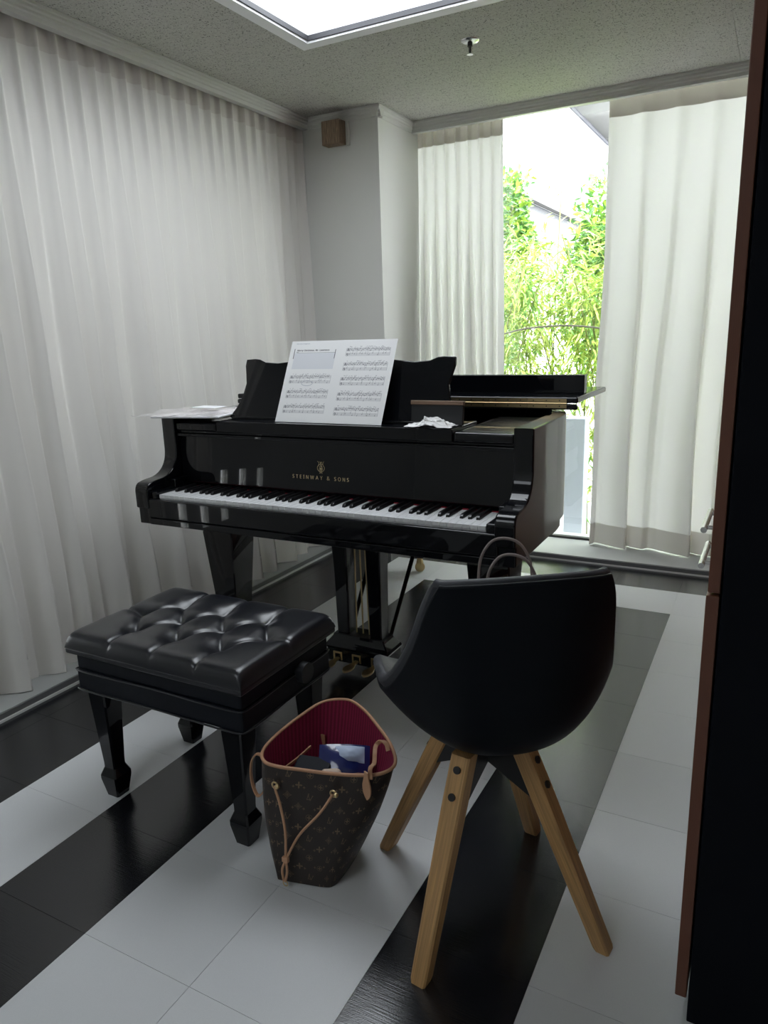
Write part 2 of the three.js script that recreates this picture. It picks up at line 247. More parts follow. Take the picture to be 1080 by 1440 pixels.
// sprinkler
{
  const t = thing('ceiling_sprinkler', 'small chrome sprinkler head hanging from the ceiling', 'sprinkler', [-1.228, CEIL, -3.138]);
  mesh('escutcheon', new THREE.LatheGeometry([[0.012, -0.010], [0.024, -0.009], [0.036, -0.004], [0.038, 0]].map(([x, y]) => new THREE.Vector2(x, y)), 28), mat.steel, t);
  mesh('body', bake([new THREE.CylinderGeometry(0.009, 0.011, 0.02, 14).translate(0, -0.012, 0), rod(V(0, -0.02, 0), V(0, -0.05, 0), 0.004)]), mat.darkFrame, t);
  mesh('deflector', bake([new THREE.CylinderGeometry(0.013, 0.013, 0.0015, 16).translate(0, -0.051, 0), rod(V(-0.008, -0.02, 0), V(-0.004, -0.05, 0), 0.0015), rod(V(0.008, -0.02, 0), V(0.004, -0.05, 0), 0.0015)]), mat.steel, t);
}
// wooden box on the column
{
  const t = thing('wall_speaker', 'small wooden speaker box high on the column', 'speaker', [-2.19, 2.25, CZ]);
  mesh('bracket', rbox(-0.052, 0.066, 0.0, 0.12, 0, 0.018, 0.003, 1), mat.trim, t);
  mesh('cabinet', rbox(-0.062, 0.050, 0.0, 0.118, 0.018, 0.085, 0.004, 2), mat.pine, t);
}

// ---------------------------------------------------------------- curtains
// place(s, d, y): s along the rail, d towards the room
function drape({ ridgesTop, ridgesBottom, amp, yTop, yBot, place, seed, lean = 0.3, kTop = 7, kBot = 1.7, head = 0.085, hem = 0.12, belly = 0.0, bottomWave = 0.012, merge = 0, saw = 0, round = 0.14 }) {
  const R = rng(seed), n = ridgesTop.length, A = [], Ph = [];
  for (let i = 0; i < n; i++) { A.push([amp[0] * (0.8 + 0.4 * R()), amp[1] * (i % 2 ? 0.75 + 0.7 * R() : lerp(0.75 + 0.7 * R(), 0.15 + 0.8 * R(), merge)), amp[2] * (i % 2 ? 0.8 + 0.8 * R() : lerp(0.8 + 0.8 * R(), 0.1 + 0.6 * R(), merge))]); Ph.push(R() * 20); }
  const per = 22, cols = (n - 1) * per + 1;
  const pt = (c, y) => {
    const i = Math.min(n - 2, Math.floor(c / per)), fr = c / per - i, t = (yTop - y) / (yTop - yBot), e = smooth(t * 1.15), k = lerp(kTop, kBot, smooth(t * 2.2));
    const pos = (j) => lerp(ridgesTop[j], ridgesBottom[j], e) + 0.018 * noise(Ph[j], t * 2.2) * e;
    const am = (j) => { const a = A[j]; return t < 0.12 ? a[0] : t < 0.5 ? lerp(a[0], a[1], smooth((t - 0.12) / 0.38)) : lerp(a[1], a[2], smooth((t - 0.5) / 0.5)); };
    const wL = Math.pow(Math.max(0, Math.cos(Math.PI * Math.min(fr, 0.5))), k), wR = Math.pow(Math.max(0, -Math.cos(Math.PI * Math.max(fr, 0.5))), k);
    const tooth = am(i + 1) * Math.pow(fr, 1.5) + am(i) * Math.exp(-Math.pow(fr / round, 2)), d = lerp(am(i) * wL + am(i + 1) * wR, tooth, saw * smooth((t - 0.03) * 5)), span = pos(i + 1) - pos(i);
    const s = pos(i) + span * fr + lean * (am(i) * wL * wL + am(i + 1) * wR * wR) * smooth(t * 3) * 0.6;
    const roll = 0.006 * noise(c / per * 0.8 + seed, t * 1.2, 1.5) * smooth(t * 2) + 0.0012 * noise(c / per * 2.3, t * 5, seed) * smooth(t * 4);
    return place(s, d + roll + belly * Math.sin(Math.PI * clamp(t)), y + (t > 0.97 ? bottomWave * (noise(c / per * 0.6, seed) - 0.3) * (t - 0.97) / 0.03 : 0));
  };
  const strip = (ya, yb, rows) => { const P = []; for (let r = 0; r <= rows; r++) { const row = []; for (let c = 0; c < cols; c++) row.push(pt(c, lerp(ya, yb, r / rows))); P.push(row); } return grid(P, false, (r, c, p) => [c / per * 0.1, p.y]); };
  return { head: strip(yTop, yTop - head, 6), body: strip(yTop - head, yBot + hem, 70), hem: strip(yBot + hem, yBot, 8) };
}
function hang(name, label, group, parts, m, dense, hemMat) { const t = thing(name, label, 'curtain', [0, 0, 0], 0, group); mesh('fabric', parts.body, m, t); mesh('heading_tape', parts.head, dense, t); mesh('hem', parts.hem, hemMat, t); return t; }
{
  // long drape: one ridge every 8 cm along the side wall
  const top = [], bot = [], R = rng(77); let z = -3.672;
  while (z < -1.26) { top.push(-z); z += 0.078 + 0.012 * R(); }
  top.reverse(); top.forEach((s) => bot.push(s + (R() - 0.5) * 0.05));
  const p = drape({ ridgesTop: top, ridgesBottom: bot, amp: [0.026, 0.050, 0.080], yTop: 2.385, yBot: 0.04, seed: 4, lean: 0.35, kTop: 10, kBot: 4.2, merge: 1, saw: 1, place: (s, d, y) => V(-2.452 + d + 0.03 * smooth((1.4 - y) / 1.4), y, -s) });
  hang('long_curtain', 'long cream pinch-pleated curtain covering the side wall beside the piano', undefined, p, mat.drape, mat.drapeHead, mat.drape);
}
{
  const top = [], bot = []; for (let i = 0; i <= 8; i++) { const s = i / 8; top.push(lerp(-1.985, -1.432, s)); bot.push(lerp(-1.98, -1.41, s)); }
  const p = drape({ ridgesTop: top, ridgesBottom: bot, amp: [0.020, 0.075, 0.08], yTop: 2.385, yBot: 0.04, seed: 9, kBot: 1.3, lean: 0.5, saw: 0.6, place: (s, d, y) => V(s, y, -4.165 + d) });
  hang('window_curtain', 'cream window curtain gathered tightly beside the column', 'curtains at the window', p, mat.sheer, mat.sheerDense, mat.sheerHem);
}
{
  const top = [], bot = [], R = rng(3); for (let i = 0; i <= 7; i++) { const s = i / 7; top.push(lerp(-0.872, 0.30, s)); bot.push(lerp(-0.927, 0.24, s) + (i ? (R() - 0.5) * 0.07 : 0)); }
  const p = drape({ ridgesTop: top, ridgesBottom: bot, amp: [0.016, 0.055, 0.08], yTop: 2.385, yBot: 0.042, seed: 21, kTop: 4, kBot: 1.3, lean: 1.2, merge: 0.5, saw: 0.75, place: (s, d, y) => V(s, y, -4.18 + d) });
  hang('window_curtain', 'translucent cream window curtain drawn loosely beside the wooden cabinet doors', 'curtains at the window', p, mat.sheer, mat.sheerDense, mat.sheerHem);
}

// ---------------------------------------------------------------- grand piano
const PIANO = [-1.295, 0, -1.847];
const piano = thing('grand_piano', 'black lacquered grand piano with raised music desk and folded front lid', 'piano', PIANO, 0.006);
{
  const K = mat.lacquer, HW = 0.705;
  // plan of the case, from the treble arm round the tail to the bass arm
  const plan = new THREE.CurvePath();
  const v2 = (x, z) => new THREE.Vector3(x, 0, z);
  plan.add(new THREE.CubicBezierCurve3(v2(HW, -0.45), v2(HW, -0.86), v2(0.20, -0.98), v2(0.06, -1.38)));
  plan.add(new THREE.CubicBezierCurve3(v2(0.06, -1.38), v2(-0.03, -1.64), v2(-0.14, -1.85), v2(-0.42, -1.85)));
  plan.add(new THREE.CubicBezierCurve3(v2(-0.42, -1.85), v2(-0.62, -1.85), v2(-HW, -1.72), v2(-HW, -1.5)));
  const outer = [V(HW, 0, -0.40)]; plan.curves.forEach((c) => c.getPoints(28).forEach((p) => outer.push(p))); outer.push(V(-HW, 0, -0.40));
  const offset = (pts, d) => pts.map((p, i) => { const a = pts[Math.max(0, i - 1)], b = pts[Math.min(pts.length - 1, i + 1)], t = b.clone().sub(a).normalize(); return V(p.x + t.z * -d, 0, p.z + t.x * d); });
  const wallOf = (pts, th, y0, y1, r = 0.006) => { const inn = offset(pts, -th), prof = [[0, y0], [0, y1 - r], [0.3 * r / th, y1 - 0.3 * r], [r / th, y1], [1 - r / th, y1], [1, y1 - r], [1, y0]]; const rows = prof.map(([k, y]) => pts.map((p, i) => V(lerp(p.x, inn[i].x, k), y, lerp(p.z, inn[i].z, k)))); rows.push(rows[0].map((p) => p.clone())); return toCreasedNormals(grid(rows), 0.7); };
  const sgn = offset(outer, 0.01)[20].x > outer[20].x ? 1 : -1, off = (d) => offset(outer, d * sgn);
  mesh('rim', wallOf(outer, 0.05 * sgn, 0.655, 0.995), K, piano);
  mesh('rim_base', wallOf(off(-0.012), 0.05 * sgn, 0.615, 0.656, 0.002), K, piano);
  const bottom = new THREE.Shape(); off(-0.03).forEach((p, i) => i ? bottom.lineTo(p.x, -p.z) : bottom.moveTo(p.x, -p.z)); bottom.closePath();
  mesh('soundboard', new THREE.ExtrudeGeometry(bottom, { depth: 0.02, bevelEnabled: false }).rotateX(-Math.PI / 2).translate(0, 0.70, 0), mat.blackSatin, piano);
  mesh('plate', new THREE.ExtrudeGeometry(bottom, { depth: 0.02, bevelEnabled: false }).rotateX(-Math.PI / 2).translate(0, 0.90, 0), mat.blackSatin, piano);
  // arms with their S-curve
  const arm = new THREE.Shape();
  arm.moveTo(-0.46, 0.995); arm.lineTo(-0.140, 0.995); arm.lineTo(-0.140, 0.880);
  arm.bezierCurveTo(-0.140, 0.825, -0.110, 0.795, -0.065, 0.786); arm.bezierCurveTo(-0.035, 0.782, 0.004, 0.784, 0.016, 0.770); arm.bezierCurveTo(0.026, 0.757, 0.024, 0.745, 0.024, 0.735);
  arm.lineTo(0.024, 0.690); arm.lineTo(0.014, 0.684); arm.lineTo(0.014, 0.630); arm.lineTo(-0.46, 0.630); arm.closePath();
  for (const s of [-1, 1]) mesh('arm', extrude(arm, 0.06, 0.005, 3).rotateY(-Math.PI / 2).translate(s > 0 ? HW : -HW + 0.06, 0, 0), K, piano);
  mesh('keybed', rbox(-0.66, 0.66, 0.625, 0.705, -0.50, 0.004, 0.004, 2), K, piano);
  mesh('key_slip', rbox(-0.655, 0.655, 0.655, 0.722, 0.000, 0.020, 0.005, 3), K, piano);
  mesh('lower_rail', rbox(-0.655, 0.655, 0.628, 0.652, -0.02, 0.016, 0.004, 2), K, piano);
  for (const s of [-1, 1]) { const a = Math.min(s * 0.616, s * 0.647), b = Math.max(s * 0.616, s * 0.647), kb = mesh('key_block', rbox(a, b, 0.70, 0.748, -0.17, 0.010, 0.005, 2), K, piano); mesh('block_step', rbox(a + 0.002, b - 0.002, 0.742, 0.775, -0.17, -0.09, 0.004, 2), K, kb); }
  // keys: 52 white, 36 black
  const wg = (() => { const s = new THREE.Shape(); s.moveTo(0, 0.737); s.lineTo(0.0, 0.7255); s.lineTo(-0.002, 0.7225); s.lineTo(-0.002, 0.712); s.lineTo(-0.17, 0.712); s.lineTo(-0.17, 0.737); s.closePath(); return extrude(s, 0.0226, 0.0008, 1).rotateY(-Math.PI / 2).translate(0.0113, 0, 0); })();
  const bg = loft([rect(0, 0.735, -0.1105, 0.0118, 0.105, 0.001), rect(0, 0.744, -0.1115, 0.0108, 0.103, 0.001), rect(0, 0.7475, -0.1135, 0.0096, 0.099, 0.0015), rect(0, 0.749, -0.115, 0.0078, 0.095, 0.002)], 0.5);
  for (let i = 0; i < 52; i++) {
    const x = -0.6125 + (i + 0.5) * 1.225 / 52; mesh('white_key', wg, mat.ivory, piano).position.x = x;
    const note = (i + 5) % 7;                                        // A B C D E F G from the lowest A
    if (i < 51 && note !== 6 && note !== 2) mesh('black_key', bg, mat.ebony, piano).position.x = x + 1.225 / 104 + ({ 0: -0.0015, 1: 0.0015, 3: -0.002, 4: 0, 5: 0.002 })[note];
  }
  mesh('key_felt', box(-0.614, 0.614, 0.735, 0.7395, -0.172, -0.164), mat.felt, piano);
  // fallboard with gilt lettering and emblem
  const fall = new THREE.Shape(); fall.moveTo(-0.166, 0.752); fall.lineTo(-0.160, 0.757); fall.lineTo(-0.161, 0.770); fall.lineTo(-0.172, 0.925); fall.lineTo(-0.195, 0.928); fall.lineTo(-0.195, 0.752); fall.closePath();
  const fb = mesh('fallboard', extrude(fall, 1.29, 0.002, 2).rotateY(-Math.PI / 2).translate(0.645, 0, 0), K, piano);
  const fbTilt = Math.atan2(0.011, 0.155), onFall = (g, x, y) => g.rotateX(-fbTilt).translate(x, y, -0.161 - (y - 0.770) * 0.011 / 0.155 + 0.0004);
  const font = await new FontLoader().loadAsync('fonts/droid/droid_sans_regular.typeface.json');
  let pen = 0; const letters = [];
  for (const ch of 'STEINWAY & SONS') { if (ch === ' ') { pen += 0.0105; continue; } const g = new TextGeometry(ch, { font, size: 0.0125, depth: 0.0004, curveSegments: 4 }); g.computeBoundingBox(); const b = g.boundingBox; g.translate(pen - b.min.x, 0, 0); pen += b.max.x - b.min.x + 0.0072; letters.push(g); }
  mesh('lettering', onFall(bake(letters).translate(-pen / 2, 0, 0), -0.03, 0.797), mat.gilt, fb);
  {
    const g = [], P = (a) => tube(a.map(([x, y]) => V(x, y, 0)), 0.0009, 24, 5);
    for (const s of [-1, 1]) { g.push(P([[s * 0.003, 0.006], [s * 0.011, 0.012], [s * 0.014, 0.021], [s * 0.008, 0.031], [s * 0.009, 0.039], [s * 0.013, 0.042]])); g.push(P([[s * 0.002, 0.008], [s * 0.006, 0.016], [s * 0.003, 0.028]])); g.push(P([[s * 0.001, 0.036], [s * 0.004, 0.041]])); }
    g.push(P([[-0.008, 0.031], [0, 0.033], [0.008, 0.031]]), P([[-0.006, 0.002], [0, 0.004], [0.006, 0.002]]), P([[0, 0.004], [0, 0.040]]), new THREE.CylinderGeometry(0.0035, 0.0035, 0.0012, 12).rotateX(Math.PI / 2).translate(0, 0.017, 0));
    mesh('emblem', onFall(bake(g), -0.03, 0.817), mat.gilt, fb);
  }
  mesh('fall_rail', bake([rbox(-0.645, 0.645, 0.925, 0.936, -0.20, -0.150, 0.003, 2), rbox(-0.645, 0.645, 0.937, 0.945, -0.20, -0.160, 0.002, 1)]), K, piano);
  // top shelf in front of the strings and the music desk standing on it
  mesh('desk_rail', rbox(-0.452, 0.452, 0.946, 0.984, -0.36, -0.148, 0.003, 2), K, piano);
  for (const s of [-1, 1]) mesh('side_shelf', rbox(s > 0 ? 0.456 : -0.645, s > 0 ? 0.645 : -0.456, 0.946, 0.976, -0.56, -0.148, 0.008, 3), K, piano);
  const desk = new THREE.Shape(), half = [[0.455, 0], [0.428, 0.035], [0.408, 0.075], [0.398, 0.125], [0.405, 0.160], [0.412, 0.190], [0.410, 0.214], [0.372, 0.216], [0.352, 0.214], [0.325, 0.203], [0.270, 0.199], [0.20, 0.206], [0.12, 0.219], [0.05, 0.226], [0, 0.227]];
  const dp = [...half.map(([x, y]) => new THREE.Vector2(x, y)), ...half.slice(0, -1).reverse().map(([x, y]) => new THREE.Vector2(-x, y))];
  desk.moveTo(dp[0].x, dp[0].y); dp.slice(1).forEach((p) => desk.lineTo(p.x, p.y)); desk.closePath();
  mesh('music_desk', extrude(desk, 0.016, 0.003, 2).rotateX(-0.33).translate(-0.012, 0.984, -0.258), K, piano);
  mesh('desk_lip', rbox(-0.44, 0.42, 0.983, 0.994, -0.228, -0.220, 0.002, 1), K, piano);
  // closed main lid, front lid folded back on it, brass hinge between
  const lidPts = [V(HW + 0.012, 0, -0.605), ...off(0.012).filter((p) => p.z < -0.605), V(-HW - 0.012, 0, -0.605)], lid = new THREE.Shape(); lidPts.forEach((p, i) => i ? lid.lineTo(p.x, -p.z) : lid.moveTo(p.x, -p.z)); lid.closePath();
  mesh('lid', extrude(lid, 0.020, 0.006, 3).rotateX(-Math.PI / 2).translate(0, 0.998, 0), K, piano);
  mesh('front_lid', rbox(-HW - 0.012, HW + 0.012, 1.0195, 1.0395, -1.070, -0.605, 0.006, 3), K, piano);
  const hinge = mesh('lid_hinge', rod(V(-0.68, 1.0188, -0.6035), V(0.68, 1.0188, -0.6035), 0.0022), mat.brass, piano);
  for (const y of [1.0035, 1.0225]) for (let k = 0; k < 10; k++) { const a = -0.68 + k * 0.136; mesh('hinge_leaf', box(a + 0.0005, a + 0.1355, y, y + 0.0125, -0.6056, -0.6035), mat.brass, hinge); for (let j = 0; j < 3; j++) mesh('screw', new THREE.CylinderGeometry(0.0022, 0.0022, 0.0006, 8).rotateX(Math.PI / 2).translate(a + 0.022 + j * 0.045, y + 0.0063, -0.6033), mat.bracket, hinge); }
  // legs with casters
  const leg = (x, z) => {
    const l = mesh('leg', loft([rect(x, 0.625, z, 0.150, 0.150), rect(x, 0.565, z, 0.150, 0.150), rect(x, 0.555, z, 0.138, 0.138), rect(x, 0.545, z, 0.142, 0.142), rect(x, 0.14, z, 0.085, 0.085), rect(x, 0.125, z, 0.098, 0.098), rect(x, 0.10, z, 0.098, 0.098), rect(x, 0.085, z, 0.070, 0.070)], 0.3), K, piano);
    mesh('caster', bake([new THREE.CylinderGeometry(0.027, 0.027, 0.018, 20).rotateX(Math.PI / 2).rotateY(0.45).translate(x, 0.026, z), new THREE.CylinderGeometry(0.012, 0.02, 0.04, 12).translate(x, 0.068, z), rod(V(x, 0.026, z), V(x + 0.004, 0.06, z), 0.009)]), mat.brass, l);
  };
  leg(-0.545, -0.275); leg(0.545, -0.275); leg(-0.33, -1.56);
  // pedal lyre
  const ly = mesh('pedal_lyre', bake([loft([rect(-0.015, 0.055, -0.375, 0.262, 0.115), rect(-0.015, 0.105, -0.375, 0.262, 0.115), rect(-0.015, 0.115, -0.375, 0.270, 0.125), rect(-0.015, 0.126, -0.375, 0.262, 0.118), rect(-0.015, 0.150, -0.375, 0.222, 0.085), rect(-0.015, 0.160, -0.375, 0.215, 0.080)], 0.3)]), K, piano); mesh('lyre_top', rbox(-0.13, 0.10, 0.59, 0.63, -0.42, -0.33, 0.003, 1), K, ly);
  for (const s of [-1, 1]) mesh('post', loft([rect(-0.015 + s * 0.070, 0.158, -0.375, 0.050, 0.062), rect(-0.015 + s * 0.070, 0.40, -0.375, 0.056, 0.066), rect(-0.015 + s * 0.074, 0.60, -0.375, 0.066, 0.074)], 0.3), K, ly);
  for (const s of [-1, 1]) mesh('brace', rod(V(-0.015 + s * 0.085, 0.13, -0.43), V(-0.015 + s * 0.10, 0.63, -0.80), 0.0085), K, ly);
  for (const k of [-1, 0, 1]) mesh('pedal_rod', rod(V(-0.015 + k * 0.028, 0.155, -0.375), V(-0.015 + k * 0.020, 0.62, -0.375), 0.003), mat.brass, ly);
  for (const k of [-1, 0, 1]) {
    const s = new THREE.Shape(); s.moveTo(-0.008, 0); s.lineTo(-0.009, 0.035); s.bezierCurveTo(-0.022, 0.055, -0.024, 0.095, 0, 0.105); s.bezierCurveTo(0.024, 0.095, 0.022, 0.055, 0.009, 0.035); s.lineTo(0.008, 0); s.closePath();
    const x = -0.015 + k * 0.082, pd = mesh('pedal', extrude(s, 0.009, 0.003, 3).rotateX(Math.PI / 2).translate(x, 0.072, -0.325), mat.brass, ly);
    mesh('pedal_plate', bake([rbox(x - 0.019, x + 0.019, 0.088, 0.095, -0.319, -0.314, 0.001, 1), rbox(x - 0.019, x - 0.013, 0.062, 0.09, -0.319, -0.314, 0.001, 1), rbox(x + 0.013, x + 0.019, 0.062, 0.09, -0.319, -0.314, 0.001, 1)]), mat.brass, piano.children.at(-1));
  }
}

// ---------------------------------------------------------------- things on the piano
function sheetTex(draw) { const c = document.createElement('canvas'); c.width = 620; c.height = 880; const g = c.getContext('2d'); g.fillStyle = '#ffffff'; g.fillRect(0, 0, 620, 880); draw(g); const t = new THREE.CanvasTexture(c); t.colorSpace = THREE.SRGBColorSpace; return t; }
function staves(g, x0, x1, y, seed) {
  const R = rng(seed); g.strokeStyle = '#8b8b92'; g.fillStyle = '#66666e';
  for (const dy of [0, 52]) { g.lineWidth = 1.3; for (let k = 0; k < 5; k++) { g.beginPath(); g.moveTo(x0, y + dy + k * 7); g.lineTo(x1, y + dy + k * 7); g.stroke(); }
    for (let x = x0 + 44; x < x1 - 10; x += dy ? 22 + R() * 40 : 9 + R() * 8) { const ny = y + dy + R() * 30 - 1; g.beginPath(); g.ellipse(x, ny, 4.6, 3.5, -0.3, 0, 7); g.fill(); g.lineWidth = 1.6; g.beginPath(); g.moveTo(x + 4, ny); g.lineTo(x + 4, ny - 22); g.stroke(); if (!dy && R() < 0.6) { g.lineWidth = 3; g.beginPath(); g.moveTo(x + 4, ny - 22); g.lineTo(x + 16, ny - 24 + R() * 4); g.stroke(); } }
    g.font = 'bold 42px serif'; g.fillText(dy ? '9' : '&', x0 + 6, y + dy + 31); }
  g.lineWidth = 2; for (let k = 0; k <= 4; k++) { const x = lerp(x0, x1, k / 4); g.beginPath(); g.moveTo(x, y); g.lineTo(x, y + 80); g.stroke(); }
  for (let k = 0; k < 4; k++) { g.font = '13px sans-serif'; g.fillText(['Am', 'F', 'G', 'C', 'Dm'][Math.floor(R() * 5)], lerp(x0 + 10, x1, k / 4 + 0.04), y - 14); }
}
const sheetFirst = sheetTex((g) => {
  g.fillStyle = '#9aa0b4'; g.font = '15px sans-serif'; g.fillText('Piano Solo Arrangement', 60, 34);
  g.fillStyle = '#eceef3'; g.fillRect(60, 132, 500, 176); g.fillStyle = '#23232a'; g.fillRect(50, 84, 7, 110); g.fillRect(548, 96, 6, 100); g.font = 'bold 26px sans-serif'; g.fillText('Merry Christmas, Mr. Lawrence', 84, 112); g.fillRect(84, 128, 470, 2); g.font = '13px sans-serif'; g.fillText('Piano', 76, 126);
  [380, 540, 700].forEach((y, k) => staves(g, 66, 560, y, 30 + k)); g.strokeStyle = '#b9bcc8'; g.lineWidth = 5; g.beginPath(); g.ellipse(290, 462, 66, 26, 0, 0, 7); g.stroke();
});
const sheetSecond = sheetTex((g) => { [90, 245, 400, 560, 715].forEach((y, k) => staves(g, 66, 560, y, 60 + k)); });
{
  const tilt = -0.47;
  const sheet = (tex, label, x, dz, roll) => {
    const m = M([0.80, 0.80, 0.80], 0.85, { map: tex });
    const s = one('sheet_music', new THREE.BoxGeometry(0.209, 0.297, 0.0008).translate(0, 0.1485, 0), [mat.paper, mat.paper, mat.paper, mat.paper, m, mat.paper], label, 'sheet music', 'sheets on the music desk');
    s.rotation.set(tilt, 0, roll); s.position.set(x, 0.9855, -2.028 + dz); return s;
  };
  sheet(sheetFirst, 'printed sheet music page with a title block above three staves', -1.410, 0, 0.0);
  sheet(sheetSecond, 'printed sheet music page filled with five double staves', -1.203, 0.002, -0.004);
}
{
  // clear folder lying over the bass corner of the case, with a card on top
  const t = thing('plastic_folder', 'clear plastic folder of white papers lying on the piano top', 'folder', [-1.895, 0.9965, -2.06], 0.22);
  const wavy = (w, d, y, seed, a) => { const P = []; for (let r = 0; r <= 20; r++) { const row = []; for (let c = 0; c <= 24; c++) { const u = c / 24 - 0.5, v = r / 20 - 0.5; row.push(V(u * w, y + a * Math.max(0, noise(u * 5 + seed, v * 4, seed) + 0.25) + 0.25 * a * noise(u * 14, v * 13, seed), v * d)); } P.push(row); } return P; };
  mesh('papers', rbox(-0.125, 0.148, 0.0, 0.006, -0.155, 0.112, 0.002, 1), mat.card, t);
  mesh('cover', thicken(wavy(0.33, 0.30, 0.0095, 3, 0.010), 0.0006).translate(-0.02, 0, -0.01), mat.film, t);
}
one('note_card', rbox(-0.055, 0.055, 0, 0.0025, -0.035, 0.035, 0.001, 1), mat.card, 'small white card on top of the clear folder', 'card').position.set(-1.86, 1.022, -2.09);
{
  // crumpled tissue on the desk shelf
  const P = []; for (let r = 0; r <= 40; r++) { const row = []; for (let c = 0; c <= 56; c++) { const u = c / 28 - 1, v = r / 20 - 1, e = Math.max(0, 1 - u * u * 0.9 - v * v * 0.8), f = noise(u * 2.3 + 4, v * 2.1, 1.2), f2 = noise(u * 5.2, v * 4.7, 7); row.push(V(0.075 * (u + 0.14 * f), 0.002 + 0.026 * Math.pow(e, 0.8) * (0.62 + 0.55 * Math.abs(f) + 0.55 * Math.abs(f2) - (u < -0.35 ? 0.5 : 0)), 0.032 * (v + 0.2 * f2))); } P.push(row); }
  one('tissue', thicken(P, 0.0008), M([0.75, 0.75, 0.74], 0.95), 'crumpled white tissue lying on the music desk shelf', 'tissue').position.set(-0.925, 0.9865, -2.028);
}
{
  const t = thing('slim_case', 'slim black case with a wooden top edge leaning by the music desk', 'case', [-0.930, 0.985, -2.078]); t.rotation.x = -0.10;
  mesh('case_body', rbox(-0.088, 0.088, 0, 0.062, -0.012, 0, 0.002, 2), mat.blackSatin, t); mesh('top_edge', rbox(-0.090, 0.090, 0.062, 0.075, -0.014, 0.002, 0.002, 2), M([0.21, 0.13, 0.085], 0.5), t);
}
one('long_box', rbox(-0.31, 0.31, 0, 0.066, -0.04, 0, 0.003, 2), mat.lacquer, 'long narrow black box lying across the folded piano lid', 'box').position.set(-0.905, 1.0397, -2.60);

